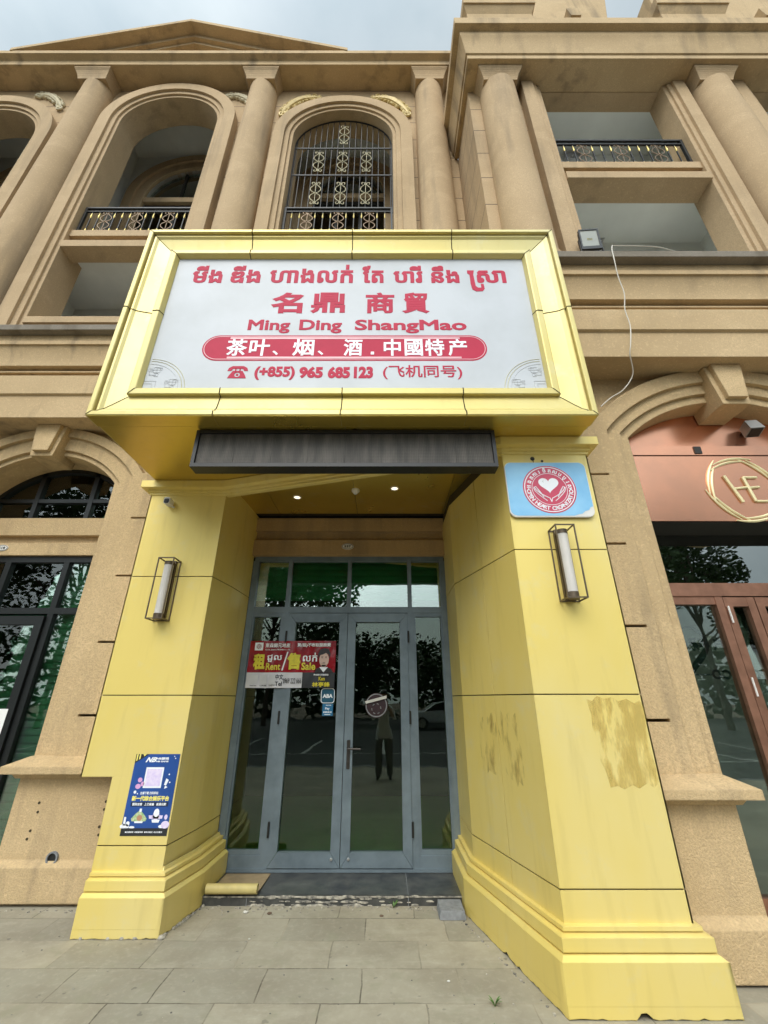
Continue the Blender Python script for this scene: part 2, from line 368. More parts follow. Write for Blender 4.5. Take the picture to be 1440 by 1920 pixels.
# lettering: a text evaluated to a mesh, stretched into the rectangle x0..x1, z0..z1 on the wall plane Y
def glyphs(body, bold):
    c = bpy.data.curves.new('lettering', 'FONT'); c.body = body; c.size = 1; c.resolution_u = 3
    c.bevel_depth = bold; c.bevel_resolution = 0; c.extrude = .004; c.fill_mode = 'NONE'
    o = bpy.data.objects.new('lettering', c); COL.objects.link(o)
    dg = bpy.context.evaluated_depsgraph_get(); dg.update()
    me = bpy.data.meshes.new_from_object(o.evaluated_get(dg))
    vs = [v.co.copy() for v in me.vertices]; fs = [tuple(p.vertices) for p in me.polygons]
    cu = o.to_curve(dg); loops = []
    for sp in cu.splines:
        b = sp.bezier_points; n = len(b); p = []
        for i in range(n):
            a, d = b[i], b[(i + 1) % n]
            for k in range(4):
                t = k / 4; u = 1 - t; q = a.co * u ** 3 + a.handle_right * 3 * u * u * t + d.handle_left * 3 * u * t * t + d.co * t ** 3
                if not p or (Vector((q.x, q.y)) - p[-1]).length > 1e-4: p.append(Vector((q.x, q.y)))
        if len(p) > 2: loops.append(p)
    o.to_curve_clear(); bpy.data.objects.remove(o); bpy.data.curves.remove(c); bpy.data.meshes.remove(me)
    # fill by winding number, so overlapping strokes stay solid; nearby outlines are filled together
    loops.sort(key=lambda l: min(q.x for q in l)); grp = []; hi = None
    for l in loops:
        a, z = min(q.x for q in l), max(q.x for q in l)
        if hi is None or a > hi: grp.append([l]); hi = z
        else: grp[-1].append(l); hi = max(hi, z)
    zt = .004 + bold
    for g_ in grp:
        co = [q for l in g_ for q in l]; ed = []; k = 0
        for l in g_: m_ = len(l); ed += [(k + i, k + (i + 1) % m_) for i in range(m_)]; k += m_
        V, E2, F, *_ = delaunay_2d_cdt(co, ed, [], 0, 1e-5); o0 = len(vs); vs += [Vector((q.x, q.y, zt)) for q in V]
        for f in F:
            x = sum(V[i].x for i in f) / len(f); y = sum(V[i].y for i in f) / len(f); wn = 0
            for l in g_:
                for i in range(len(l)):
                    a, b = l[i - 1], l[i]
                    if (a.y <= y) != (b.y <= y):
                        if a.x + (y - a.y) / (b.y - a.y) * (b.x - a.x) > x: wn += 1 if b.y > a.y else -1
            if wn: fs.append(tuple(o0 + i for i in f))
    return vs, fs
def write(mb, body, x0, x1, z0, z1, Y, bold=.02, thick=.003, shear=0, mi=0):
    vs, fs = glyphs(body, bold)
    if not vs: return mb
    ax, bx = min(v.x for v in vs), max(v.x for v in vs); ay, by = min(v.y for v in vs), max(v.y for v in vs); az, bz = min(v.z for v in vs), max(v.z for v in vs)
    out = []; jr = random.Random(2)
    for v in vs:
        ty = (v.y - ay) / (by - ay); tx = (v.x - ax) / (bx - ax); tz = (v.z - az) / (bz - az)
        out.append((x0 + (x1 - x0) * tx + shear * ty, Y - thick * tz - jr.random() * .0003, z0 + (z1 - z0) * ty))
    return mb.add(out, fs, mi)
def write_arc(mb, items, c, r, h, a0, a1, Y, bold=.04, thick=.003, inward=False, mi=0):
    n = len(items)
    for i, g in enumerate(items):
        if not g.strip(): continue
        a = a0 + (a1 - a0) * i / (n - 1); vs, fs = glyphs(g, bold)
        bx = (min(v.x for v in vs) + max(v.x for v in vs)) / 2; bz = max(v.z for v in vs) + 1e-6
        out = []
        for v in vs:
            lx = (v.x - bx) * h; ly = (v.y - .36) * h
            if inward: px, pz = r + (-ly), lx; X = c[0] + (r - ly) * cos(a) - lx * sin(a) * -1 * -1; X = c[0] + (r - ly) * cos(a) + lx * -sin(a); Z = c[1] + (r - ly) * sin(a) + lx * cos(a)
            else: X = c[0] + (r + ly) * cos(a) + lx * sin(a); Z = c[1] + (r + ly) * sin(a) - lx * cos(a)
            out.append((X, Y - thick * (.5 + .5 * v.z / bz), Z))
        mb.add(out, fs, mi)
    return mb
def rect(x0, x1, z0, z1): return [(x0, z0), (x1, z0), (x1, z1), (x0, z1)]
def rrect(x0, x1, z0, z1, r, n=6):
    p = []
    for cx, cz, a in ((x1 - r, z0 + r, -pi / 2), (x1 - r, z1 - r, 0), (x0 + r, z1 - r, pi / 2), (x0 + r, z0 + r, pi)):
        p += [(cx + r * cos(a + pi / 2 * i / n), cz + r * sin(a + pi / 2 * i / n)) for i in range(n + 1)]
    return p
def arch_line(cx, half, rad, cz, zb, n=40):     # left foot, up, over, right foot
    a = math.asin(min(1, half / rad)); p = [(cx - half, zb)]
    p += [(cx + rad * sin(-a + 2 * a * i / n), cz + rad * cos(-a + 2 * a * i / n)) for i in range(n + 1)]
    return p + [(cx + half, zb)]
def band_loop(outer, inner): return outer + inner[::-1]

def smooth_pts(p, k=5):
    out = []; n = len(p)
    for i in range(n - 1):
        p0, p1, p2, p3 = (Vector(p[max(0, i - 1)]), Vector(p[i]), Vector(p[i + 1]), Vector(p[min(n - 1, i + 2)]))
        for j in range(k):
            t = j / k; out.append(.5 * ((2 * p1) + (p2 - p0) * t + (2 * p0 - 5 * p1 + 4 * p2 - p3) * t * t + (3 * p1 - p0 - 3 * p2 + p3) * t ** 3))
    return out + [Vector(p[-1])]
# ------------------------------------------------------------------ ground
g = MB(); g.add([(-120, -150, 0), (120, -150, 0), (120, 60, 0), (-120, 60, 0)], [(0, 1, 2, 3)])
struct(g.build('ground', 'soil'))
g = MB(); g.add([(-60, -2.2, .004), (60, -2.2, .004), (60, 9, .004), (-60, 9, .004)], [(0, 1, 2, 3)])
struct(g.build('pavement', 'paving'))
g = MB(); g.add([(-80, -34, .003), (80, -34, .003), (80, -2.25, .003), (-80, -2.25, .003)], [(0, 1, 2, 3)])
struct(g.build('road', 'asphalt'))
g = MB()
for i in range(-10, 11): g.add([(i * 2.6 - .05, -10.2, .007), (i * 2.6 + .05, -10.2, .007), (i * 2.6 + .05, -5, .007), (i * 2.6 - .05, -5, .007)], [(0, 1, 2, 3)])
g.add([(-27, -5.1, .008), (27, -5.1, .008), (27, -5, .008), (-27, -5, .008)], [(0, 1, 2, 3)])
struct(g.build('road_markings', 'roadpaint'))
g = MB(); g.box(-60, 60, -2.36, -2.2, 0, .012); struct(g.build('kerb', 'brickgrey'))

# ------------------------------------------------------------------ wrought iron pieces (built once, copied)
def spiral(cx, cz, r, turns, start, sgn, n=26, y=0):
    return [(cx + r * (1 - .8 * i / n) * cos(start + sgn * turns * 2 * pi * i / n), y, cz + r * (1 - .8 * i / n) * sin(start + sgn * turns * 2 * pi * i / n)) for i in range(n + 1)]
def scroll_mesh(h, wd, r=.006):
    mb = MB(); mb.tube([(0, 0, 0), (0, 0, h)], r * .8, 5); c = h * .5
    for sx in (-1, 1):
        for d in (1, -1):                     # heart half: out from the middle knot, in to the neck, curl out at the end
            key = [(0, 0), (.55, .10), (1.0, .30), (.85, .52), (.38, .70), (.16, .82), (.30, .95), (.66, .98), (.80, .88), (.62, .80)]
            pts = smooth_pts([(sx * wd * u, .002 * sx, c + d * (h / 2) * v) for u, v in key], 4); mb.tube(pts, r, 5)
    mb.ball((0, -.004, c), r * 2.2, 8, 5)
    return mb
def make_railing(parent, cx, y, z, W=1.9, H=.71):
    mb = MB(); x0, x1 = cx - W / 2, cx + W / 2
    mb.box(x0, x1, y - .022, y + .022, z + H - .03, z + H); mb.box(x0, x1, y - .015, y + .015, z + H - .115, z + H - .095)
    mb.box(x0, x1, y - .015, y + .015, z + .05, z + .07)
    for sx in (x0, x1 - .035): mb.box(sx, sx + .035, y - .02, y + .02, z, z + H - .03)
    nb = 13; xs = [cx + (i - 6) * W / 14 for i in range(nb)]
    for i, x in enumerate(xs):
        if i not in (2, 6, 10): mb.box(x - .007, x + .007, y - .007, y + .007, z + .06, z + H - .1)
    for k in range(9):                       # small links between the two top rails
        c = cx + (k - 4) * W / 9.5; mb.tube([(c + .07 * cos(2 * pi * i / 14), y, z + H - .063 + .027 * sin(2 * pi * i / 14)) for i in range(14)], .005, 4, closed=True)
    rl = mb.build('balcony_railing', 'iron', parent)
    tip = MB(); tip.lathe(0, 0, [(.004, 0), (.013, .02), (.016, .045), (.011, .09), (.004, .16), (.001, .175)], 8)
    foot = MB(); foot.lathe(0, 0, [(.006, 0), (.013, .012), (.013, .05), (.008, .075)], 8)
    first = {}
    def child(key, mk, mat, loc):
        if key not in first: o = mk.build(key, mat, rl); first[key] = o
        else: o = first[key].copy(); COL.objects.link(o); o.parent = rl
        o.location = loc; return o
    sc = scroll_mesh(H - .18, .095, .0065)
    for i, x in enumerate(xs):
        if i in (2, 6, 10): child('scroll', sc, 'scroll', (x, y, z + .07))
        else:
            child('spear_tip', tip, 'irongold', (x, y - .002, z + H - .29)); child('baluster_foot', foot, 'irongold', (x, y - .002, z + .068))
    return rl
def relief(parent, cx, cz, y, sx, mat, s=1.0, ang=0):
    mb = MB()                                            # scrolling acanthus that follows the arch shoulder
    def P(u, v, d=0):
        u *= s; v *= s; return (cx + sx * (u * cos(ang) - v * sin(ang)), y - d, cz + u * sin(ang) + v * cos(ang))
    mb.tube([P(-.08 + .075 * cos(a), .16 + .06 * sin(a), .035) for a in [2 * pi * i / 20 for i in range(20)]], .022 * s, 6, closed=True)
    arc = [(-.46 + .92 * i / 24, .02 + .10 * (1 - ((-.46 + .92 * i / 24) / .46) ** 2) - .24 * max(0, (i / 24 - .35)) ** 1.2) for i in range(25)]
    mb.tube([P(u, v, .03) for u, v in arc], [(.026 + .048 * sin(pi * i / 24)) * s for i in range(25)], 8)
    random.seed(11)
    for i, (u, v) in enumerate(arc[1:-1]):
        for k in (-1, 1):
            du = random.uniform(-.02, .02); dv = k * random.uniform(.04, .10)
            mb.ball(P(u + du, v + dv, .025), (random.uniform(.025, .055) * s, .045 * s, random.uniform(.02, .05) * s), 7, 5)
    e = arc[-1]
    sp = spiral(0, 0, .075, 1.3, pi / 2, -1)
    mb.tube([P(e[0] + p[0] - .0, e[1] - .06 + p[2], .04) for p in sp], [.024 * s * (1 - .5 * i / 26) for i in range(27)], 7)
    sp = spiral(0, 0, .05, 1.2, pi / 2, 1)
    mb.tube([P(arc[0][0] + p[0], arc[0][1] + .02 + p[2], .03) for p in sp], [.018 * s * (1 - .5 * i / 26) for i in range(27)], 6)
    return mb.build('relief_ornament', mat, parent)
def keystone(parent, cx, yf, z0, z1, mat='rough'):
    mb = MB(); h = z1 - z0
    mb.plate([[(cx - .10, z0), (cx + .10, z0), (cx + .155, z1), (cx - .155, z1)]], yf, yf + .3)
    mb.plate([[(cx - .14, z0 - .055), (cx + .14, z0 - .055), (cx + .205, z1 - .004), (cx - .205, z1 - .004)]], yf + .05, yf + .42)
    return mb.build('keystone', mat, parent)
def pane(parent, x0, x1, z0, z1, y, mat='glass', name='pane'):
    mb = MB(); mb.box(x0, x1, y, y + .008, z0, z1); return mb.build(name, mat, parent)

BAND = [(4.36, 4.85), (4.36, 5.19), (4.33, 5.205), (4.33, 5.50), (4.45, 5.505), (4.45, 5.622), (4.41, 5.624), (4.41, 5.65), (4.45, 5.652), (4.45, 5.695)]
BAND += [(4.365 - .065 * (i / 8) ** 2, 5.70 + .30 * i / 8) for i in range(9)] + [(4.28, 6.0), (4.28, 6.06), (4.30, 6.065), (4.30, 6.18)]
def band_parts(parent, path, y0):
    mb = MB(); pr = [(y0 - y, z) for y, z in BAND]
    mb.sweep(path, [(-.05, 4.85)] + pr + [(-.05, 6.18)]); mb.build('fascia_band', 'band', parent)
    mb = MB(); mb.sweep(path, [(-.05, 6.183), (y0 - 4.2, 6.183), (y0 - 4.195, 6.27), (y0 - 4.21, 6.282), (-.05, 6.30)]); mb.build('ledge_coping', 'coping', parent)
def column(parent, first, cx, cy, z0, z1, r0, r1, capw, ycap0, ycap1, hcap=.30):
    if first: 
        c = copy_tree(first[0], parent); c.location = Vector(c.location) + Vector((cx - first[1], 0, 0)); return first
    mb = MB(); H = z1 - hcap - z0
    mb.lathe(cx, cy, [(r0 + .05, z0), (r0 + .05, z0 + .12), (r0 + .01, z0 + .15)] + [(r0 + (r1 - r0) * (i / 12) ** 1.3, z0 + .15 + (H - .15) * i / 12) for i in range(13)], 48)
    c = mb.build('column', 'stucco', parent)
    mb = MB(); h = hcap; a = capw
    for k in range(7):
        t0, t1 = k / 7, (k + 1) / 7; e0, e1 = .085 * t0 ** 1.6, .085 * t1 ** 1.6
        mb.frustum((cx - a - e0, cx + a + e0, ycap0 + .075 - e0, ycap1, z1 - h + h * .84 * t0), (cx - a - e1, cx + a + e1, ycap0 + .075 - e1, ycap1, z1 - h + h * .84 * t1))
    mb.box(cx - a - .085, cx + a + .085, ycap0 - .01, ycap1, z1 - h * .16, z1 - .002)
    mb.build('capital', 'stucco', c)
    return (c, cx)

# ------------------------------------------------------------------ left wing
B = thing('building', 'tan stucco wing with round arched balconies and low pediment, set back behind the sign', 'building', (-4.3, 4.9, 0))
YW = 4.58
bays = [(-7.8, 11.6), (-4.3, 12.1), (-.8, 11.6)]
mb = MB(); holes = [arch_line(cx, .97, .97, sp, 6.32) for cx, sp in bays]
mb.plate([rect(-11.5, 1.41, 6.2, 13.6)] + holes, YW, 4.95); mb.build('wall', 'coursed', B)
for cx, sp in bays:
    mb = MB(); zb = 6.29
    o1, i1 = arch_line(cx, 1.34, 1.34, sp, zb), arch_line(cx, 1.12, 1.12, sp, zb)
    mb.plate([band_loop(o1, i1)], 4.40, YW)
    mb.plate([band_loop(arch_line(cx, 1.12, 1.12, sp, zb), arch_line(cx, 1.03, 1.03, sp, zb))], 4.445, YW)
    mb.plate([band_loop(arch_line(cx, 1.03, 1.03, sp, zb), arch_line(cx, .966, .966, sp, zb))], 4.48, 4.953)
    mb.build('arch_surround', 'stucco', B)
    mb = MB()
    mb.box(cx - .966, cx + .966, 4.53, 5.0, 8.67, 8.82); mb.box(cx - .966, cx + .966, 4.60, 4.76, 8.47, 8.67)
    mb.box(cx - .966, cx + .966, 4.47, 4.757, 8.32, 8.47); mb.build('balcony_slab', 'stucco', B)
    mb = MB(); mb.box(cx - .966, cx + .966, 4.45, 4.9, 6.6, 6.72); mb.box(cx - .966, cx + .966, 4.55, 4.9, 6.3, 6.6); mb.build('sill', 'stucco', B)
    make_railing(B, cx, 4.60, 8.82)
first = None
for cx in (-6.04, -2.55, .94, -9.54): first = column(B, first, cx, 4.55, 6.28, 13.6, .335, .285, .29, 4.20, YW)
# cornice and pediment
mb = MB(); mb.sweep([(-11.5, 4.9), (1.6, 4.9)], [(0, 13.6), (.73, 13.6), (.73, 13.75), (.745, 13.76), (.835, 13.79), (.835, 13.9), (0, 13.94)]); mb.build('cornice', 'band', B)
mb = MB(); cx = -4.26
def chev(hw, z0, rise, th): return [(cx - hw, z0), (cx, z0 + rise), (cx + hw, z0), (cx + hw, z0 + th), (cx, z0 + rise + th), (cx - hw, z0 + th)]
mb.plate([chev(3.5, 13.88, 1.38, .10)], 4.05, 5.2); mb.plate([chev(3.25, 13.86, 1.30, .12)], 4.26, 5.1); mb.plate([chev(3.0, 13.86, 1.22, .10)], 4.34, 5.1)
mb.plate([chev(2.7, 13.86, 1.10, .11)], 4.50, 5.1); mb.plate([[(cx - 2.7, 13.85), (cx + 2.7, 13.85), (cx, 15.0)]], 4.62, 5.1)
mb.build('pediment', 'band', B)
# relief ornaments on the arch shoulders
relief(B, -7.02, 13.12, YW, 1, 'cream', .9, -.5); relief(B, -2.98, 13.1, YW, 1, 'cream', .9, -.5)
relief(B, -1.76, 12.95, YW, -1, 'gilt', 1.05, -.55); relief(B, .16, 12.95, YW, 1, 'gilt', 1.05, -.55)
# security grille in the middle arch
cx, sp = bays[2]; yg = 4.66
def archz(x): return sp + sqrt(max(0, .955 ** 2 - (x - cx) ** 2))
mb = MB()
for i in range(17):
    x = cx - .92 + 1.84 * i / 16; mb.tube([(x, yg, 9.5), (x, yg, archz(x))], .008, 5)
for z in (9.56, 10.62, 11.52): 
    hw = .95 if z < sp else archz(cx) * 0 + sqrt(.955 ** 2 - (z - sp) ** 2); mb.box(cx - hw, cx + hw, yg - .018, yg - .002, z - .014, z + .014)
mb.tube([(p[0], yg, p[1]) for p in arch_line(cx, .95, .95, sp, 9.5)], .014, 5)
gr = mb.build('security_grille', 'iron', B)
sc = scroll_mesh(.66, .095, .0052); f0 = None
for x, z in ((-.46, 9.72), (0, 9.72), (.46, 9.72), (-.46, 10.72), (0, 10.72), (.46, 10.72), (0, 11.66)):
    if f0 is None: o = f0 = sc.build('scroll', 'scrollpale', gr)
    else: o = f0.copy(); COL.objects.link(o); o.parent = gr
    o.location = (cx + x, yg - .02, z)
band_parts(B, [(-11.5, 4.9), (1.0, 4.9)], 4.9)
# rooms behind the arches
mb = MB()
ir = [(-7.8, 1.25, .80, 12.1), (-4.3, 1.5, 1.1, 11.95), (-.8, 1.25, .80, 12.1)]
mb.plate([rect(-11.5, 1.41, 6.2, 13.58)] + [arch_line(cx, b, b, sp, 8.84) for cx, a, b, sp in ir], 5.8, 5.98)
for x in (-9.55, -6.05, -2.55): mb.box(x - .1, x + .1, 4.95, 5.8, 6.3, 13.58)
mb.box(-11.5, 1.41, 4.95, 6.6, 13.58, 13.75); mb.box(-11.5, 1.41, 4.76, 6.6, 8.45, 8.66); mb.box(-11.5, 1.41, 4.96, 6.6, 6.1, 6.28)
mb.build('loggia_wall', 'whiteout', B)
for cx, a, b, sp in ir:
    mb = MB(); mb.plate([band_loop(arch_line(cx, a, a, sp, 8.84), arch_line(cx, (a + b) / 2, (a + b) / 2, sp, 8.84))], 5.68, 5.8)
    mb.plate([band_loop(arch_line(cx, (a + b) / 2, (a + b) / 2, sp, 8.84), arch_line(cx, b, b, sp, 8.84))], 5.73, 5.95)
    mb.box(cx - b, cx + b, 5.76, 5.95, sp - .18, sp - .02); mb.build('inner_arch', 'stucco', B)
    wn = MB()
    for x in (-b * .33, b * .33): wn.box(cx + x - .025, cx + x + .025, 5.84, 5.88, 8.84, sp + b * .93)
    wn.box(cx - b, cx + b, 5.84, 5.88, sp - .3, sp - .18); wf = wn.build('window', 'blackframe', B)
    mb = MB(); mb.plate([arch_line(cx, b, b, sp, 8.84)], 5.87, 5.878); mb.build('pane', 'glass', wf)
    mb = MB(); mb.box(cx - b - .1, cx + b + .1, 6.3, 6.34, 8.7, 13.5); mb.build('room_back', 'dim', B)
# ground storey of the left wing
def ground_arch(P, cx, zc, r_out, st1, st2, inn, y0, xl, xr, slots, zarc=4.19, yb=.13):
    # st = (half, radius)
    ho = sqrt(r_out ** 2 - (zarc - zc) ** 2)
    outer = arch_line(cx, ho, r_out, zc, 1.0)[1:-1]
    inner = arch_line(cx, st1[0], st1[1], zc, 1.0)
    lp = [(xl, 1.0), (xl, zarc)] + outer + [(xr, zarc), (xr, 1.0)] + inner[::-1]
    mb = MB(); mb.plate([lp] + [rect(a, b, z, z + .022) for a, b in slots for z in (1.44, 2.14, 2.86, 3.57)], y0, y0 + yb)
    mb.plate([band_loop(arch_line(cx, st1[0], st1[1], zc, 1.0), arch_line(cx, st2[0], st2[1], zc, 1.0))], y0 + .045, y0 + yb)
    mb.build('arch_surround', 'rough', P)
    mb = MB(); mb.plate([band_loop(arch_line(cx, st2[0], st2[1], zc, .0), arch_line(cx, inn[0], inn[1], zc, .0))], y0 + .085, y0 + .5)
    mb.build('arch_reveal', 'rough', P)
    mb = MB(); mb.plate([rect(xl, xr, 0, 4.95)[:2] + rect(xl, xr, 0, 4.95)[2:]] + [[(p[0], p[1]) for p in arch_line(cx, st2[0] - .001, st2[1] - .001, zc, .02)]], y0 + yb, y0 + yb + .2)
    mb.build('pier_wall', 'rough', P)
ground_arch(B, -4.3, 3.34, 1.526, (1.146, 1.409), (.98, 1.228), (.89, 1.165), 4.62, -6.6, -2.0, [(-3.03, -2.1), (-6.5, -5.57)])
keystone(B, -4.33, 4.50, 4.46, 4.845)
for x0, x1 in ((-3.4, -2.0), (-6.6, -5.2)):
    mb = MB(); mb.box(x0, x1, 4.60, 4.9, 0.0, 1.0); mb.box(x0 - .03, x1 + .03, 4.545, 4.9, .03, .27); mb.frustum((x0 - .03, x1 + .03, 4.545, 4.9, .27), (x0, x1, 4.60, 4.9, .31))
    mb.frustum((x0 - .03, x1 + .03, 4.57, 4.95, .925), (x0 - .06, x1 + .06, 4.54, 4.95, .97)); mb.box(x0 - .12, x1 + .12, 4.47, 4.95, .97, 1.03)
    mb.frustum((x0 - .12, x1 + .12, 4.47, 4.95, 1.03), (x0 + .02, x1 - .02, 4.62, 4.95, 1.10)); mb.build('plinth', 'rough', B)
mb = MB()                                                # drain stub
mb.ring((-2.905, .325), .038, .05, 4.578, 4.602, 24); o = mb.build('drain_outlet', 'brickgrey', B)
mb = MB(); mb.disc((-2.905, .325), .0385, 4.594, 4.602, 24); mb.build('drain_bore', 'black', o)
mb = MB()
for x, z in ((-3.16, .73), (-3.15, .66), (-3.17, .52), (-3.18, .46), (-2.55, .74), (-2.55, .68), (-2.56, .55), (-2.55, .49)): mb.disc((x, z), .011, 4.596, 4.605, 10)
mb.build('bolt_hole', 'gap', B)
mb = MB(); mb.box(-5.3, -3.3, 5.05, 5.3, 3.52, 3.76); mb.box(-5.3, -3.3, 5.12, 5.3, 3.4, 3.52); mb.box(-5.3, -3.3, 5.04, 5.3, 3.25, 3.41); mb.build('lintel', 'rough', B)
mb = MB(); mb.box(-1.7, .8, 5.05, 5.3, 3.58, 3.76); mb.box(-1.7, .8, 5.10, 5.3, 3.45, 3.58); mb.box(-1.7, .8, 5.03, 5.3, 3.25, 3.45); mb.build('lintel', 'lintel', B)
# interior shell
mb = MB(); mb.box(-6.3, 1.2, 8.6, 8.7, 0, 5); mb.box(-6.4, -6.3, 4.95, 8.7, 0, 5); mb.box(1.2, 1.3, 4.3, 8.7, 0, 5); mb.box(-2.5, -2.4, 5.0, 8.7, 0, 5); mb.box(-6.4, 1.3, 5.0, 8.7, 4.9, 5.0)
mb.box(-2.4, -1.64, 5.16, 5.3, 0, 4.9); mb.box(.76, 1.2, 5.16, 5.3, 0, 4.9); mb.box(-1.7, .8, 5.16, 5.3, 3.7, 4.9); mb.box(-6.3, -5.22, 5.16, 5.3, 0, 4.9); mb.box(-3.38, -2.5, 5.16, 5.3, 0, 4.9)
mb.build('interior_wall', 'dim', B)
mb = MB(); mb.box(-6.3, 1.2, 5.2, 8.6, .03, .07); mb.build('interior_floor', 'greenfloor', B)

# ------------------------------------------------------------------ right wing
C = thing('building', 'tan stucco wing with square balcony openings and heavy stained cornice, projecting beside the sign', 'building', (5, 4, 0))
YR = 3.6; ob = [(3.62, 1.03), (7.12, 1.03)]
mb = MB(); mb.plate([rect(1.415, 9.6, 6.2, 10.99)] + [rect(cx - h, cx + h, 6.305, 10.97) for cx, h in ob], YR, 3.86)
mb.box(1.415, 1.7, 3.86, 4.6, 6.2, 10.99); mb.build('wall', 'coursed', C)
for cx, h in ob:
    mb = MB()
    for s in (-1, 1):
        def bx(a, b, y, y1=YR + .002): mb.box(min(cx + s * a, cx + s * b), max(cx + s * a, cx + s * b), y, y1, 6.31, 10.968)
        bx(1.16, 1.35, 3.45); bx(1.09, 1.16, 3.49); bx(1.026, 1.09, 3.52, 3.863)
    mb.build('pilaster', 'stucco', C)
    mb = MB(); a = cx - h + .003; b = cx + h - .003
    mb.box(a, b, 3.545, 4.0, 8.67, 8.82); mb.box(a, b, 3.62, 3.83, 8.47, 8.67); mb.box(a, b, 3.49, 3.827, 8.32, 8.47); mb.build('balcony_slab', 'stucco', C)
    make_railing(C, cx, 3.62, 8.82, 2.0)
first = None
for cx in (1.88, 5.37, 8.86): first = column(C, first, cx, 3.55, 6.28, 10.98, .31, .285, .27, 3.27, YR, .26)
mb = MB(); mb.sweep([(1.34, 4.56), (1.34, 3.19), (9.6, 3.19)], [(-.66, 10.98), (0, 10.98), (0, 11.09), (.022, 11.1), (.05, 11.3), (.09, 11.5), (.1, 11.52), (.1, 11.61), (.19, 11.64), (.19, 11.84), (-.66, 11.88)])
mb.build('cornice', 'band', C)
mb = MB(); mb.box(1.9, 9.6, 3.84, 5.0, 10.99, 11.2); mb.box(1.6, 9.6, 3.83, 5.0, 8.45, 8.66); mb.box(1.7, 9.6, 3.9, 4.6, 6.1, 6.28)
mb.box(1.7, 9.6, 4.5, 4.6, 6.2, 11.0)
for x in (2.15, 5.25, 5.6, 8.6): mb.box(x - .05, x + .05, 3.86, 4.5, 6.28, 10.99)
mb.build('loggia_wall', 'white', C)
# attic on the cornice
for px in (2.05, 5.5):
    mb = MB(); mb.box(px - .52, px + .52, 3.3, 4.2, 11.86, 12.5); mb.box(px - .58, px + .58, 3.22, 4.2, 12.5, 12.75); mb.frustum((px - .58, px + .58, 3.22, 4.2, 12.75), (px - .64, px + .64, 3.15, 4.2, 12.9)); mb.box(px - .64, px + .64, 3.13, 4.2, 12.9, 13.12); mb.box(px - .5, px + .5, 3.3, 4.2, 13.12, 13.9)
    mb.build('attic_pedestal', 'band', C)
for px in (3.45, 6.95):
    mb = MB(); mb.plate([[(px - .95, 11.86), (px + .75, 11.86), (px + .75, 13.0), (px + 1.0, 14.6), (px - .95, 14.6)]], 3.5, 4.3)
    mb.plate([band_loop(arch_line(px, .62, .62, 12.35, 11.9), arch_line(px, .5, .5, 12.35, 11.9))], 3.36, 3.52)
    mb.plate([[(px - .09, 12.8), (px + .09, 12.8), (px + .13, 13.08), (px - .13, 13.08)]], 3.25, 3.52); mb.build('dormer', 'band', C)
band_parts(C, [(1.0, 3.87), (9.6, 3.87)], 4.9)   # same profile, 1.03 m further forward
ground_arch(C, 3.62, 2.93, 1.95, (1.36, 1.79), (1.206, 1.67), (1.11, 1.58), 3.55, 1.2, 6.4, [(1.3, 2.17), (5.08, 6.0)])
keystone(C, 3.62, 3.43, 4.42, 4.845)
for x0, x1 in ((1.3, 2.47), (4.77, 6.3)):
    mb = MB(); mb.box(x0, x1, 3.53, 3.9, 0.0, 1.0); mb.box(x0 - .03, x1 + .03, 3.475, 3.9, .02, .27); mb.frustum((x0 - .03, x1 + .03, 3.475, 3.9, .27), (x0, x1, 3.53, 3.9, .32))
    mb.frustum((x0 - .03, x1 + .03, 3.50, 3.9, .925), (x0 - .06, x1 + .06, 3.47, 3.9, .97)); mb.box(x0 - .12, x1 + .12, 3.40, 3.9, .97, 1.03)
    mb.frustum((x0 - .12, x1 + .12, 3.40, 3.9, 1.03), (x0 + .02, x1 - .02, 3.55, 3.9, 1.10)); mb.build('plinth', 'rough', C)
mb = MB(); mb.box(2.0, 5.3, 4.25, 4.5, 2.9, 5.0); mb.box(2.0, 2.48, 4.22, 4.5, 0, 5); mb.box(4.76, 5.3, 4.22, 4.5, 0, 5); mb.box(2.0, 5.3, 6.5, 6.6, 0, 5); mb.box(1.9, 2.0, 4.2, 6.6, 0, 5); mb.box(5.3, 5.4, 4.2, 6.6, 0, 5); mb.box(1.9, 5.4, 4.3, 6.6, 4.9, 5)
mb.build('interior_wall', 'dim', C)
mb = MB(); mb.box(2.0, 5.3, 4.2, 6.6, .03, .07); mb.build('interior_floor', 'brickgrey', C)

# ------------------------------------------------------------------ copper shopfront in the right arch
S = thing('copper_shopfront', 'copper clad shopfront with gold ring emblem and glass doors inside the right arch', 'shopfront', (3.62, 4.17, 0))
mb = MB(); zc = 2.93
mb.plate([[(2.52, 4.06)] + arch_line(3.62, 1.1, 1.575, zc, 4.06)[1:-1] + [(4.72, 4.06)]], 3.86, 3.9); mb.build('arch_panel', 'copper', S)
mb = MB(); mb.box(2.5, 4.74, 3.80, 3.9, 3.95, 4.06); mb.build('copper_strip', 'copper', S)
mb = MB(); mb.box(2.5, 4.74, 3.81, 3.9, 3.20, 3.94); mb.box(2.5, 4.74, 3.83, 4.2, 3.19, 3.2, 1); mb.build('fascia', ['copper', 'dim'], S)
mb = MB(); mb.box(3.285, 3.36, 3.79, 3.80, 3.965, 4.05); mb.build('junction_plate', 'darkmetal', S)
em = MB(); ec = (3.66, 3.55)
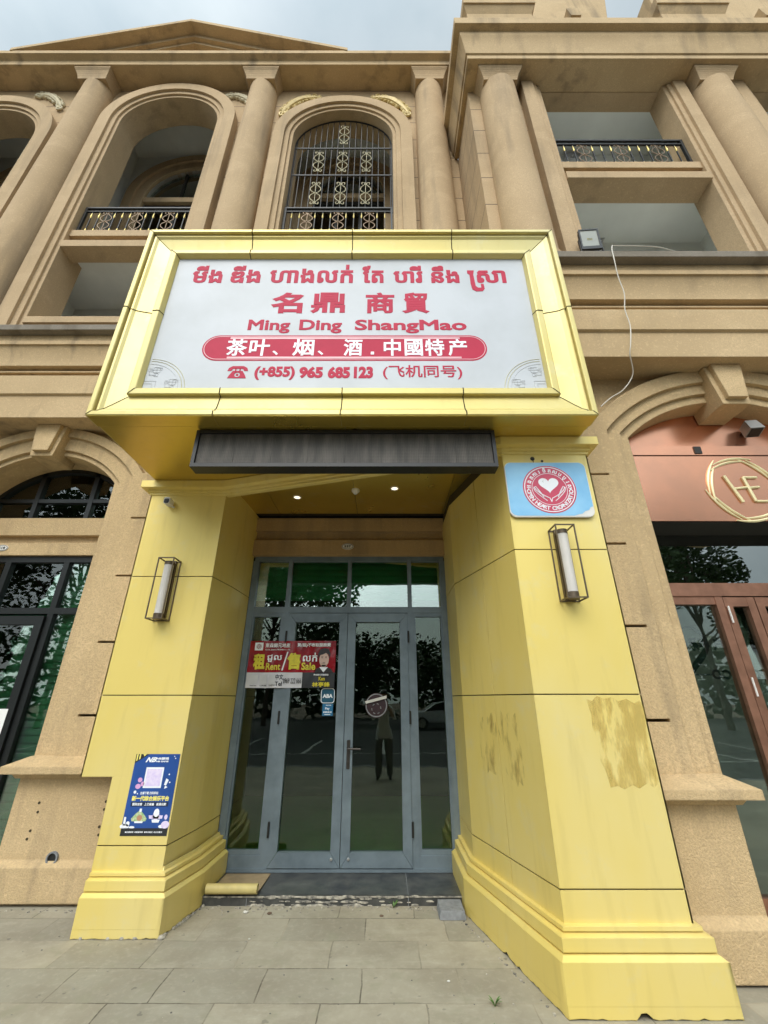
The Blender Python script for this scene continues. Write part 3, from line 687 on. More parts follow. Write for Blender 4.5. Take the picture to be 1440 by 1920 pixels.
for k in range(6):                                        # interlaced hexagon of double straight strokes
    a0 = pi / 6 + k * pi / 3 + .12
    for rr, u0, u1 in ((.35, -.23, .19), (.315, -.15, .26)):
        n_ = (cos(a0), sin(a0)); t_ = (-sin(a0), cos(a0)); pts = []
        for i in range(9):
            u = u0 + (u1 - u0) * i / 8; q = rr - .85 * u * u - .06 * u
            pts.append((ec[0] + n_[0] * q + t_[0] * u, 3.805, ec[1] + n_[1] * q + t_[1] * u))
        em.tube(pts, [.005 + .009 * sin(pi * i / 8) for i in range(9)], 6)
for a, b, r in (((-.16, .15), (-.06, -.15), .016), ((-.1, .0), (.06, .02), .012), ((.03, .13), (.07, -.14), .016), ((.03, .13), (.17, .13), .013), ((.05, .01), (.16, .02), .013), ((.07, -.14), (.19, -.14), .013)):
    em.tube([(ec[0] + a[0], 3.80, ec[1] + a[1]), (ec[0] + b[0], 3.80, ec[1] + b[1])], r, 6)
em.build('emblem', 'logogold', S)
mb = MB()
for x0, x1, z0, z1, y in ((2.5, 4.74, 2.53, 2.66, 4.13), (2.5, 2.56, .05, 3.2, 4.15), (4.68, 4.74, .05, 3.2, 4.15), (3.27, 3.345, .05, 2.53, 4.14), (2.56, 3.27, 2.45, 2.53, 4.145), (2.56, 3.27, .05, .2, 4.145)):
    mb.box(x0, x1, y, 4.23, z0, z1)
mb.build('frame', 'copperframe', S)
pane(S, 2.56, 4.68, 2.66, 3.2, 4.18, 'glassgreytop'); pane(S, 2.56, 3.27, .2, 2.45, 4.18, 'glassgrey')
for x0, x1, hx in ((3.35, 3.655, 3.385), (3.665, 4.675, 4.63)):
    mb = MB(); z0, z1 = .08, 2.52; sw = .075
    mb.box(x0, x0 + sw, 4.14, 4.2, z0, z1); mb.box(x1 - sw, x1, 4.14, 4.2, z0, z1); mb.box(x0 + sw, x1 - sw, 4.142, 4.2, z1 - .09, z1); mb.box(x0 + sw, x1 - sw, 4.142, 4.2, z0, z0 + .14)
    d = mb.build('door', 'copperframe', S); pane(d, x0 + sw, x1 - sw, z0 + .14, z1 - .09, 4.18, 'glassgrey')
    for hz in (2.27, 1.62, .5):
        h = MB(); h.tube([(hx - .02, 4.125, hz), (hx - .02, 4.125, hz + .16)], .009, 8); h.build('hinge', 'plastic', d)
mb = MB(); mb.box(2.5, 5.2, 4.62, 4.65, .07, 4.4); mb.build('film_screen', 'film', S)
mb = MB(); Yt = 4.62
hp = []
for i in range(60):
    t = pi * .12 + (2 * pi - pi * .75) * i / 59; t = pi * .35 + (2 * pi * .72) * i / 59
    hp.append((3.1 + .30 * (16 * sin(-t) ** 3) / 16 * 1, Yt - .004, 2.08 + .30 * (13 * cos(t) - 5 * cos(2 * t) - 2 * cos(3 * t) - cos(4 * t)) / 16))
mb.tube(hp, [.008 + .03 * sin(pi * i / 59) for i in range(60)], 5)
write(mb, '心系客', 3.1, 3.44, 2.06, 2.2, Yt, .05); write(mb, '户', 3.47, 3.58, 2.06, 2.2, Yt, .05); write(mb, '真', 3.68, 3.84, 2.06, 2.25, Yt, .05); write(mb, '诚', 3.88, 4.06, 2.06, 2.25, Yt, .05); write(mb, '服务', 3.62, 3.8, 2.32, 2.4, Yt, .05)
for k in range(6): mb.ring((3.42 + k * .1, 1.83), .025, .048, Yt - .004, Yt)
mb.box(3.2, 3.38, Yt - .004, Yt, 1.82, 1.835); mb.build('lettering', 'screentext', S, False)

# ------------------------------------------------------------------ black framed shop window in the left arch
W = thing('glass_shopfront', 'black framed shop window with arched top lights inside the left arch', 'shopfront', (-4.3, 5.12, 0))
mb = MB(); fy0, fy1 = 5.08, 5.15
for x in (-4.665, -3.935): mb.box(x - .03, x + .03, fy0, fy1, 3.76, 4.5)
mb.box(-5.22, -3.38, fy0 + .005, fy1, 4.0, 4.05)
mb.plate([band_loop(arch_line(-4.3, .93, 1.18, 3.34, 3.75), arch_line(-4.3, .86, 1.11, 3.34, 3.75))], fy0, fy1)
mb.box(-5.22, -3.38, fy0, fy1, 3.17, 3.26); mb.box(-5.22, -3.38, fy0, fy1, 2.53, 2.6); mb.box(-5.22, -3.38, fy0, fy1, .08, .2)
for x in (-4.72, -3.99): mb.box(x - .035, x + .035, fy0 + .002, fy1, .2, 3.17)
for x in (-5.2, -3.4): mb.box(x - .04, x + .04, fy0 + .003, fy1, .08, 3.2)
mb.build('frame', 'blackframe', W)
mb = MB(); mb.plate([arch_line(-4.3, .93, 1.17, 3.34, 3.76)], 5.12, 5.128); mb.build('pane', 'glassleft', W)
pane(W, -5.2, -3.4, 2.6, 3.17, 5.12, 'glassleft'); pane(W, -3.96, -3.4, .2, 2.53, 5.12, 'glassleft'); pane(W, -5.2, -4.75, .2, 2.53, 5.12, 'glassleft')
mb = MB(); x0, x1 = -4.68, -4.03
mb.box(x0, x0 + .09, 5.05, 5.12, .2, 2.5); mb.box(x1 - .09, x1, 5.05, 5.12, .2, 2.5); mb.box(x0 + .09, x1 - .09, 5.052, 5.12, 2.4, 2.5); mb.box(x0 + .09, x1 - .09, 5.052, 5.12, .2, .34)
d = mb.build('door', 'blackframe', W); pane(d, x0 + .09, x1 - .09, .34, 2.4, 5.09, 'glassleft')
def shutter(label, x0, x1, z0, z1, y, mat='shutter'):
    mb = MB(); n = int((z1 - z0) / .075)
    prof = []
    for i in range(n + 1):
        z = z0 + (z1 - z0) * i / n; prof += [(0, z), (.016, z + .02), (.016, z + .05)]
    prof = [p for p in prof if p[1] <= z1 + .06]
    mb.sweep([(x0, y), (x1, y)], [(-.02, z0)] + prof + [(-.02, prof[-1][1] + .001)])
    return tag(mb.build('roller_shutter', mat), label, 'shutter', 'green slatted shutters behind glass')
M['shutterdim'] = simple('green_shutter_toned_down', (.045, .24, .10), .5, var=.35, scale=2)  # duller copy of the shutter green, offsetting the stronger light in the left arch
shutter('green slatted shutter behind the black framed window in the left arch', -5.2, -3.4, .08, 4.8, 5.22, 'shutterdim')
shutter('green slatted shutter behind the top lights over the double doors', -1.62, .74, 2.72, 3.6, 5.24)

# ------------------------------------------------------------------ entrance doors
D = thing('shopfront', 'grey metal framed glass double doors with side lights and top lights between the yellow pillars', 'door', (-.43, 5.14, 0))
mb = MB(); y0, y1 = 5.10, 5.17; XL, XR = -1.63, .75; xs = (-1.175, -.43, .315)
mb.box(XL, XR, y0, y1, 3.19, 3.26); mb.box(XL, XR, y0, y1, 2.545, 2.615); mb.box(XL, XR, y0 - .01, y1, .075, .10)
for x in (XL + .02, XR - .02): mb.box(x - .035, x + .035, y0 - .004, y1, .1, 3.19)
for x in xs: mb.box(x - .024, x + .024, y0 + .002, y1, 2.615, 3.19)
for x in (xs[0], xs[2]): mb.box(x - .035, x + .035, y0 + .002, y1, .1, 2.545)
for a, b in ((XL + .05, xs[0] - .035), (xs[2] + .035, XR - .05)):
    mb.box(a, b, y0 + .006, y1, .1, .20); mb.box(a, b, y0 + .016, y1, .2, .245); mb.box(a, b, y0 + .01, y1, 2.5, 2.545)
    mb.box(a, a + .025, y0 + .012, y1, .245, 2.5); mb.box(b - .025, b, y0 + .012, y1, .245, 2.5)
mb.build('frame', 'greymetal', D)
for a, b in zip((XL,) + xs, xs + (XR,)): pane(D, a + .01, b - .01, 2.6, 3.2, 5.135, 'glass', 'top_light')
for a, b in ((XL, xs[0]), (xs[2], XR)): pane(D, a + .02, b - .02, .2, 2.52, 5.137, 'glassdark', 'side_light')
for x0, x1, s in ((-1.138, -.433, 1), (-.427, .278, -1)):
    mb = MB(); z0, z1 = .108, 2.537; sw = .092
    # mitred stiles and rails
    a, b = y0 - .012, y1 - .012
    mb.plate([[(x0, z0), (x0 + sw, z0 + .125), (x0 + sw, z1 - .105), (x0, z1)]], a, b); mb.plate([[(x1, z0), (x1, z1), (x1 - sw, z1 - .105), (x1 - sw, z0 + .125)]], a, b)
    mb.plate([[(x0 + .003, z0), (x1 - .003, z0), (x1 - sw - .002, z0 + .123), (x0 + sw + .002, z0 + .123)]], a + .001, b); mb.plate([[(x0 + .003, z1), (x0 + sw + .002, z1 - .103), (x1 - sw - .002, z1 - .103), (x1 - .003, z1)]], a + .001, b)
    d = mb.build('door_leaf', 'greymetal', D)
    pane(d, x0 + sw - .01, x1 - sw + .01, z0 + .11, z1 - .09, 5.13, 'glassdark')
    kx = x1 - .05 if s > 0 else x0 + .05
    h = MB(); h.lathe(0, 0, [(.013, 0), (.013, .012), (.006, .014)], 14); k = h.build('floor_bolt', 'steel', d); k.location = (kx - s * .03, a, .18); k.rotation_euler = (R(90), 0, 0)
    for hz in (.35, 1.35, 2.2):
        h = MB(); hx = x0 - .008 if s > 0 else x1 + .008; h.tube([(hx, a - .008, hz), (hx, a - .008, hz + .13)], .011, 8); h.build('hinge', 'black', d)
    if s < 0:
        h = MB(); h.plate([rrect(kx - .018, kx + .018, .93, 1.2, .01)], a - .006, a); h.tube([(kx, a, 1.12), (kx, a - .05, 1.12), (kx + .03, a - .055, 1.12), (kx + .13, a - .055, 1.118)], .0105, 8)
        h.ball((kx, a - .006, .99), (.009, .006, .014)); h.build('handle', 'darkmetal', d)
mb = MB(); 
tag(mb.box(-1.6, .7, 4.60, 5.2, .012, .072).box(-1.62, .72, 4.585, 4.602, .0, .066).build('doorstep', ['stoneblack']), 'low black tiled doorstep with scuffed front edge below the double doors', 'doorstep')
step = [o for o in COL.objects if o.name == 'doorstep'][0]
mb = MB(); random.seed(3)
for i in range(170):
    x = random.gauss(-.5, .42); x = max(-1.4, min(.55, x)); zz = random.choice((.006, .03, .055, .06, .062)); r = random.uniform(.006, .024)
    mb.ball((x, 4.584, zz + random.uniform(-.004, .008)), (r * 1.8, .006, r * .45), 6, 4)
mb.box(-1.6, .7, 4.579, 4.586, .061, .070); mb.build('worn_edge', 'mortar', step)
mb = MB(); mb.box(.205, .209, 4.6, 5.1, .0715, .0726); mb.box(-1.165, -1.161, 4.577, 4.6, .0, .06); mb.box(.205, .209, 4.577, 4.6, .0, .06); mb.build('tile_joint', 'brickgrey', step)

# ------------------------------------------------------------------ yellow metal-clad pillars
def face_panels(mb, p, q, z0, z1, cuts, us=(0, 1), th=.01, gap=.008):
    dx, dy = q[0] - p[0], q[1] - p[1]; l = sqrt(dx * dx + dy * dy); nx, ny = dy / l, -dx / l
    zs = [z0] + [c for c in cuts if z0 < c < z1] + [z1]
    for u0, u1 in zip(us[:-1], us[1:]):
        e0 = u0 + (gap / 2 / l if u0 > 0 else 0); e1 = u1 - (gap / 2 / l if u1 < 1 else 0)
        a = (p[0] + dx * e0, p[1] + dy * e0); b = (p[0] + dx * e1, p[1] + dy * e1)
        for za, zb in zip(zs[:-1], zs[1:]):
            za += gap / 2 if za > z0 else 0; zb -= gap / 2 if zb < z1 else 0
            mb.prism([a, b, (b[0] - nx * th, b[1] - ny * th), (a[0] - nx * th, a[1] - ny * th)], za, zb)
CUT = (.53, 1.63, 2.73)
BASE = [(0, .372), (.03, .368), (.03, .346), (.018, .344), (.018, .340), (.036, .338), (.064, .330), (.064, .266), (.05, .264), (.05, .260), (.07, .258), (.098, .238)]
CAP = [(0, 3.64), (.012, 3.645), (.012, 3.668), (.03, 3.672), (.03, 3.70), (.085, 3.705), (.085, 3.785), (-.05, 3.785), (-.05, 3.64)]
def jag(p, q, zt, seed, depth=.009, notch=None):    # chipped lower edge of the sheet
    random.seed(seed); l = sqrt((q[0] - p[0]) ** 2 + (q[1] - p[1]) ** 2); n = max(4, int(l / .03)); lo = []
    for i in range(n + 1):
        u = i / n; z = .006 + (random.random() ** 3) * depth
        if notch:
            for c, wd, hh in notch:
                if abs(u - c) < wd: z = max(z, hh * (1 - (abs(u - c) / wd) ** 3))
        lo.append((u, z))
    nx, ny = (q[1] - p[1]) / l, -(q[0] - p[0]) / l; vs = []; fs = []
    for u, z in lo:
        x, y = p[0] + (q[0] - p[0]) * u, p[1] + (q[1] - p[1]) * u
        vs += [(x, y, z), (x, y, zt), (x - nx * .004, y - ny * .004, z), (x - nx * .004, y - ny * .004, zt)]
    for i in range(n):
        a, b = i * 4, i * 4 + 4; fs += [(a, b, b + 1, a + 1), (b + 2, a + 2, a + 3, b + 3), (a, a + 2, b + 2, b)]
    return vs, fs
def pillar(P, path, lowpath, basepath, cappath, seams, notch_z, seed, notches):
    mb = MB()
    for i in range(len(path) - 1):
        if notch_z and i < 2:
            face_panels(mb, path[i], path[i + 1], notch_z, 3.66, CUT, seams.get(i, (0, 1)))
        else: face_panels(mb, path[i], path[i + 1], .37, 3.79 if i >= 2 else 3.66, CUT, seams.get(i, (0, 1)))
    if notch_z: face_panels(mb, lowpath[0], lowpath[1], .37, notch_z - .0005, CUT)
    mb.build('shaft', 'yellow', P)
    mb = MB(); inner = offset_path(path, -.012)
    back = [(inner[-1][0], inner[-1][1]), (inner[0][0], inner[0][1])]
    if notch_z:
        mb.prism(inner, notch_z + .005, 3.78); lp = offset_path(lowpath, -.012); mb.prism(lp + [(lp[0][0], 4.6)], .02, notch_z + .005)
    else: mb.prism(inner, .02, 3.78)
    mb.build('core', 'gap', P)
    mb = MB(); mb.sweep(basepath, [(-.012, .40)] + BASE + [(.098, .06), (-.012, .06)])
    op = offset_path(basepath, .0992)
    for i in range(len(op) - 1): mb.add(*jag(op[i], op[i + 1], .2372, seed + i, notch=notches.get(i)))
    mb.build('base_moulding', 'yellow', P, True, 12)
    mb = MB(); mb.sweep(cappath, CAP); mb.build('capital', 'yellow', P, True, 12)
PL = thing('clad_pillar', 'narrow yellow metal-clad pillar carrying the blue poster and a small camera', 'pillar', (-2.1, 4.4, 0))
lp = [(-2.56, 4.62), (-2.56, 4.14), (-1.735, 4.14), (-1.68, 4.59), (-1.65, 5.10)]
pillar(PL, lp, [(-2.29, 4.14), (-1.735, 4.14), (-1.68, 4.59), (-1.65, 5.10)], [(-2.28, 4.14), (-1.72, 4.14), (-1.64, 4.56), (-1.62, 5.10)],
       [(-2.56, 4.62), (-2.56, 4.14), (-1.735, 4.14), (-.35, 3.735)], {}, 1.0, 21, {})
PR = thing('clad_pillar', 'wide yellow metal-clad pillar under the blue heart plaque, with torn glue marks and chipped base', 'pillar', (1.4, 3.6, 0))
rp_ = [(.76, 5.10), (.76, 4.45), (1.08, 3.3), (1.855, 3.3), (1.855, 3.56)]
pillar(PR, rp_, rp_, rp_, [(-.35, 3.735), (1.06, 3.31), (1.08, 3.3), (1.855, 3.3), (1.855, 3.56)], {1: (0, .52, 1)}, None, 40,
       {2: [(.44, .05, .035), (.08, .09, .012)], 1: [(.5, .03, .03), (.62, .025, .02)]})
# marks on the right pillar
def decal(P, name, mat, poly, y, th=.0012):
    mb = MB(); mb.plate([poly], y - th, y); return mb.build(name, mat, P)
decal(PR, 'glue_mark', 'glue', [(1.45, 1.60), (1.49, 1.585), (1.53, 1.62), (1.58, 1.60), (1.63, 1.61), (1.68, 1.585), (1.74, 1.60), (1.79, 1.57), (1.83, 1.59), (1.852, 1.56), (1.845, 1.4), (1.852, 1.25), (1.84, 1.09), (1.80, 1.06), (1.76, 1.085), (1.70, 1.055), (1.66, 1.075), (1.60, 1.05), (1.56, 1.07), (1.51, 1.06), (1.50, 1.14), (1.475, 1.22), (1.485, 1.33), (1.46, 1.42), (1.468, 1.5)], 3.2995)
mb = MB(); p, q = rp_[1], rp_[2]; dx, dy = q[0] - p[0], q[1] - p[1]; l = sqrt(dx * dx + dy * dy); nx, ny = dy / l, -dx / l
for u0, u1 in ((.25, .515), (.525, .8)):
    rj = random.Random(int(u0 * 100)); uc, zc_ = (u0 + u1) / 2, 1.26; pts = []
    for i in range(26):
        a = 2 * pi * i / 26; q = rj.uniform(.72, 1.12); ex = lambda v: (abs(v) ** .6) * (1 if v > 0 else -1); pts.append((min(u1 - .004, max(u0 + .004, uc + (u1 - u0) * .5 * q * ex(cos(a)))), zc_ + .25 * q * ex(sin(a))))
    vs = [(p[0] + dx * u + nx * .0015, p[1] + dy * u + ny * .0015, z) for u, z in pts]; mb.add(vs, [tuple(range(26))])
mb.build('dirt_mark', 'dirt', PR)
mb = MB()
for x, z, r in ((1.353, 3.60, .02), (1.437, 3.575, .012)): mb.disc((x, z), r, 3.2975, 3.301, 16)
mb.build('cable_hole', 'black', PR)
mb = MB(); mb.tube([(1.352, 3.296, 3.595), (1.357, 3.290, 3.53), (1.362, 3.285, 3.46), (1.366, 3.283, 3.44)], .003, 5); mb.build('loose_wire', 'black', PR)

# ------------------------------------------------------------------ canopy ceiling under the sign
K = thing('entrance_canopy', 'yellow panelled soffit, shade painted into its colour, over the doorway below the sign', 'canopy', (-.4, 4, 3.8))
mb = MB(); zt = 3.79
def cut_strip(x0, x1, poly):      # clip a convex-ish plan polygon to a strip
    def clip(P, s, c):
        out = []
        for i in range(len(P)):
            a, b = P[i], P[(i + 1) % len(P)]; ia, ib = s * (a[0] - c) >= 0, s * (b[0] - c) >= 0
            if ia: out.append(a)
            if ia != ib: t = (c - a[0]) / (b[0] - a[0]); out.append((c, a[1] + t * (b[1] - a[1])))
        return out
    return clip(clip(poly, 1, x0), -1, x1)
plan = [(-2.5, 3.07), (1.79, 3.07), (1.79, 3.40), (.9, 4.3), (.8, 4.97), (-1.66, 4.97), (-1.70, 4.6), (-2.5, 4.6)]
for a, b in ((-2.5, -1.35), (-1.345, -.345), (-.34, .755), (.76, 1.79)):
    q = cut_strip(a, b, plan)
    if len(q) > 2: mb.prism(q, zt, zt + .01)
mb.build('ceiling_panel', 'yellowshaded', K)
mb = MB(); mb.prism(plan, zt + .012, zt + .05); mb.box(-1.7, .8, 4.97, 5.1, 3.81, 3.86); mb.build('ceiling_core', 'gap', K)

# ------------------------------------------------------------------ big shop sign
G = thing('shop_sign', 'large white shop sign with red lettering in a deep yellow metal frame', 'shop sign', (-.355, 3.0, 3.8))
X0, X1, Z0, Z1 = -2.525, 1.815, 3.79, 6.235
def frame_sweep(mb, prof, segs=(None)):
    # prof: (s inward from outer edge, y); mitred rectangle
    k = len(prof); vs = []
    for cx_, cz_, sx, sz in ((X0, Z0, 1, 1), (X1, Z0, -1, 1), (X1, Z1, -1, -1), (X0, Z1, 1, -1)):
        vs += [(cx_ + sx * s, y, cz_ + sz * s) for s, y in prof]
    fs = [(i * k + j, i * k + j + 1, ((i + 1) % 4) * k + j + 1, ((i + 1) % 4) * k + j) for i in range(4) for j in range(k - 1)]
    mb.add(vs, fs)
FP = [(.0, 3.06), (.0, 2.905), (.006, 2.9), (.04, 2.9), (.046, 2.906), (.046, 2.945), (.056, 2.946), (.058, 2.93), (.075, 2.932), (.10, 2.95), (.16, 2.966), (.22, 2.978), (.262, 2.988), (.262, 2.952), (.268, 2.948), (.318, 2.945), (.326, 2.95), (.345, 2.99), (.345, 3.02)]
mb = MB(); frame_sweep(mb, FP); mb.build('frame', 'yellowframe', G, True, 8)
mb = MB()                                                   # box body behind the frame, soffit lip
mb.prism([(X0 + .004, 3.06), (X1 - .004, 3.06), (X1 - .004, 3.14), (1.0, 3.14), (1.0, 4.25), (X0 + .004, 4.25)], Z0 + .012, Z1 - .01); mb.build('box_body', 'yellowframe', G)
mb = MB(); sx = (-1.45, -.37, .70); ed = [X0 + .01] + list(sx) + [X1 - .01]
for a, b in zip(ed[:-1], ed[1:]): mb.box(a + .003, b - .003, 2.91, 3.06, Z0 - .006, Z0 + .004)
mb.build('bottom_strip', 'yellowshaded', G)
mb = MB()                                                   # thin joint lines where frame lengths meet
def joint_line(pts, r=.0048): MB().tube(pts, r, 4).build('frame_joint', 'gap', G)
for x in sx:
    xt = x + .03
    joint_line([(xt, y - .002, Z1 - s) for s, y in FP[1:]]); joint_line([(x, y - .002, Z0 + s) for s, y in FP[1:]])
for xx, s_ in ((X0, 1), (X1, -1)): joint_line([(xx + s_ * s, y - .002, 5.07) for s, y in FP[1:]])
for cx_, cz_, a, b in ((X0, Z0, 1, 1), (X1, Z0, -1, 1), (X1, Z1, -1, -1), (X0, Z1, 1, -1)): joint_line([(cx_ + a * s, y - .0015, cz_ + b * s) for s, y in FP[2:]], .0036)
mb = MB(); mb.box(X0 + .33, X1 - .33, 3.0, 3.04, Z0 + .33, Z1 - .33); face = mb.build('sign_face', 'signwhite', G)
Yp = 3.0
mb = MB()
for wd, a, b, z0, z1 in (('មីង', 361, 418, 0, 0), ('ឌីង', 434, 490, 0, 0), ('ហាងលក់', 507, 664, 0, .015), ('ែត', 681, 721.5, 0, -.045), ('បារី', 740, 795, 0, 0), ('នឹង', 811, 864, 0, 0), ('សា', 897, 952, 0, -.075)):
    k = 3.29 / 592; f = lambda u: -2.004 + (u - 360) * (1.27 + 2.004) / 592
    if wd == 'ែត': 
        write(mb, 'ែ', f(681), f(697), 5.525, 5.79, Yp, .035); write(mb, 'ត', f(699), f(721.5), 5.525, 5.715, Yp, .035); continue
    if wd == 'សា': write(mb, wd, f(a), f(b), 5.525, 5.715, Yp, .035); continue
    write(mb, wd, f(a), f(b), 5.525, 5.79 + z1, Yp, .035, shear=.0)
f = lambda u: -2.004 + (u - 360) * 3.274 / 592
hook = [(f(880), 5.715), (f(893), 5.715), (f(891), 5.65), (f(893), 5.48), (f(897), 5.455), (f(903), 5.455), (f(903), 5.51), (f(908), 5.51), (f(909), 5.44), (f(905), 5.405), (f(893), 5.40), (f(886), 5.43), (f(884), 5.52), (f(884), 5.65), (f(880), 5.67)]
mb.plate([hook], Yp - .003, Yp)
write(mb, '名', -1.135, -.81, 5.09, 5.385, Yp, .04); write(mb, '鼎', -.735, -.39, 5.09, 5.385, Yp, .034)
write(mb, '商', -.185, .105, 5.09, 5.385, Yp, .034); write(mb, '貿', .18, .455, 5.09, 5.385, Yp, .034)
write(mb, 'Ming', -1.325, -.915, 4.822, 5.005, Yp, .032); write(mb, 'Ding', -.825, -.41, 4.822, 5.005, Yp, .032); write(mb, 'ShangMao', -.285, .805, 4.822, 5.005, Yp, .032)
write(mb, '(+855)', -1.189, -.818, 4.25, 4.41, Yp, .05); write(mb, '965', -.779, -.56, 4.268, 4.408, Yp, .06); write(mb, '685', -.516, -.311, 4.268, 4.408, Yp, .06); write(mb, '123', -.277, -.10, 4.268, 4.408, Yp, .06)
write(mb, '(飞机同号)', -.01, .718, 4.258, 4.425, Yp, .015)
mb.v = [v for v in mb.v]
tl = mb; tx, tz = -1.345, 4.27                              # telephone pictogram
tl.plate([[(tx - .085, tz), (tx + .085, tz), (tx + .075, tz + .03), (tx + .045, tz + .085), (tx - .045, tz + .085), (tx - .075, tz + .03)], [(tx + .026 * cos(a), tz + .04 + .026 * sin(a)) for a in [2 * pi * i / 16 for i in range(16)]]], Yp - .003, Yp)
tl.disc((tx, tz + .04), .012, Yp - .003, Yp, 12)
tl.plate([[(tx - .095, tz + .085), (tx - .06, tz + .085), (tx - .045, tz + .11), (tx + .045, tz + .11), (tx + .06, tz + .085), (tx + .095, tz + .085), (tx + .085, tz + .12), (tx + .05, tz + .142), (tx - .05, tz + .142), (tx - .085, tz + .12)]], Yp - .003, Yp)
for q in (-.02, .02): tl.box(tx + q - .006, tx + q + .006, Yp - .003, Yp, tz + .08, tz + .115)
mb.build('lettering', 'red', face, False)
# pill with white characters
px0, px1, pz0, pz1 = -1.72, .975, 4.478, 4.795
mb = MB(); mb.plate([rrect(px0, px1, pz0, pz1, .157, 14)], Yp - .002, Yp)
mb.build('pill', 'red', face)
mb = MB(); mb.plate([rrect(px0 + .014, px1 - .014, pz0 + .014, pz1 - .014, .143, 14), rrect(px0 + .021, px1 - .021, pz0 + .021, pz1 - .021, .136, 14)], Yp - .0035, Yp - .0021)
for z in (pz0 + .026, pz1 - .048): mb.box(px0 + .25, px1 - .25, Yp - .0035, Yp - .0021, z, z + .022)
mb.build('pill_line', 'redline', face)
mb = MB(); f2 = lambda u: -1.492 + (u - 426) * (.788 + 1.492) / 450
for ch, a, b in (('茶', 426, 465), ('叶', 469, 507), ('烟', 550, 590), ('酒', 645, 680), ('中', 720, 752), ('國', 759, 793), ('特', 797, 833), ('产', 840, 876)): write(mb, ch, f2(a), f2(b), 4.535, 4.745, Yp - .002, .022)
for a in (513, 597): write(mb, '、', f2(a), f2(a + 11), 4.545, 4.60, Yp - .002, .02)
mb.box(f2(696), f2(702), Yp - .005, Yp - .002, 4.552, 4.585); mb.build('pill_lettering', 'pwhite', face, False)
# quarter-circle lattice print in the lower corners
gm = MB(); gy = MB(); xl, xr, zb = X0 + .345, X1 - .345, Z0 + .345
for cx_, s_ in ((xl, 1), (xr, -1)):
    for r, q in ((.36, gm), (.335, gm), (.30, gy)):
        pts = [(cx_ + s_ * (.02 + r * cos(a)), Yp - .001, zb + r * sin(a)) for a in [pi * .5 * i / 20 for i in range(21)]]
        q.tube(pts, .003 if q is gm else .002, 4)
    for u, v in ((.03, .17), (.2, .03)):
        for a, b, c, d in ((0, 0, .06, .06), (.03, .03, .09, .09), (.045, -.015, .08, .02), (-.01, .04, .02, .075), (.06, .06, .11, .085)):
            gy.tube([(cx_ + s_ * (u + x), Yp - .001, zb + v + z) for x, z in ((a, b), (c, b), (c, d), (a, d))], .002, 4, closed=True)
    gy.tube([(cx_ + s_ * x, Yp - .001, zb + z) for x, z in ((0, .10), (.11, .10), (.11, 0))], .002, 4); gy.tube([(cx_ + s_ * x, Yp - .001, zb + z) for x, z in ((0, .07), (.08, .07), (.08, 0))], .002, 4)
gm.build('gold_arc', 'golden', face); gy.build('lattice_print', 'greyline', face)

# ------------------------------------------------------------------ LED display under the sign
E_ = thing('led_display', 'long dusty black LED display panel hanging below the sign', 'display', (-.34, 3.2, 3.4))
mb = MB(); x0, x1, z0, z1, yf, yb = -1.655, .975, 3.405, 3.775, 3.10, 3.23
mb.box(x0, x1, yf, yb, z0, z0 + .035); mb.box(x0, x1, yf, yb, z1 - .03, z1); mb.box(x0, x0 + .03, yf, yb, z0 + .035, z1 - .03); mb.box(x1 - .03, x1, yf, yb, z0 + .035, z1 - .03); mb.box(x0 + .01, x1 - .01, yf + .03, yb - .01, z0 + .03, z1 - .02)
mb.build('housing', 'black', E_)
m, t, b, P = new_mat('led_face')
ck = t.nodes.new('ShaderNodeTexBrick'); t.links.new(mapv(t, P, (1, 1, 1), (0, 0, 0)), ck.inputs['Vector'])
sxz = t.nodes.new('ShaderNodeSeparateXYZ'); t.links.new(P, sxz.inputs[0])
mxz = mathn(t, 'SINE', mathn(t, 'MULTIPLY', sxz.outputs[2], 420)); mxx = mathn(t, 'SINE', mathn(t, 'MULTIPLY', sxz.outputs[0], 420))
dots = mathn(t, 'MULTIPLY', mathn(t, 'ADD', mxz, mxx), .25)
du = ramp(t, noise(t, mapv(t, P, (7, 1, 1.2)), 1.6, 5), .38, .72)
cc = mixc(t, mathn(t, 'ADD', mathn(t, 'MULTIPLY', du, .6), mathn(t, 'MULTIPLY', dots, .25)), (.03, .026, .021), (.15, .132, .11))
t.links.new(cc, b.inputs['Base Color']); b.inputs['Roughness'].default_value = .6; bumpn(t, b, dots, .5, .003)
mb = MB(); n = 8
for i in range(n):
    a = x0 + .032 + (x1 - x0 - .064) * i / n; c = x0 + .032 + (x1 - x0 - .064) * (i + 1) / n; mb.box(a + .001, c - .001, yf + .018, yf + .03, z0 + .037, z1 - .032)
mb.build('led_module', m, E_)

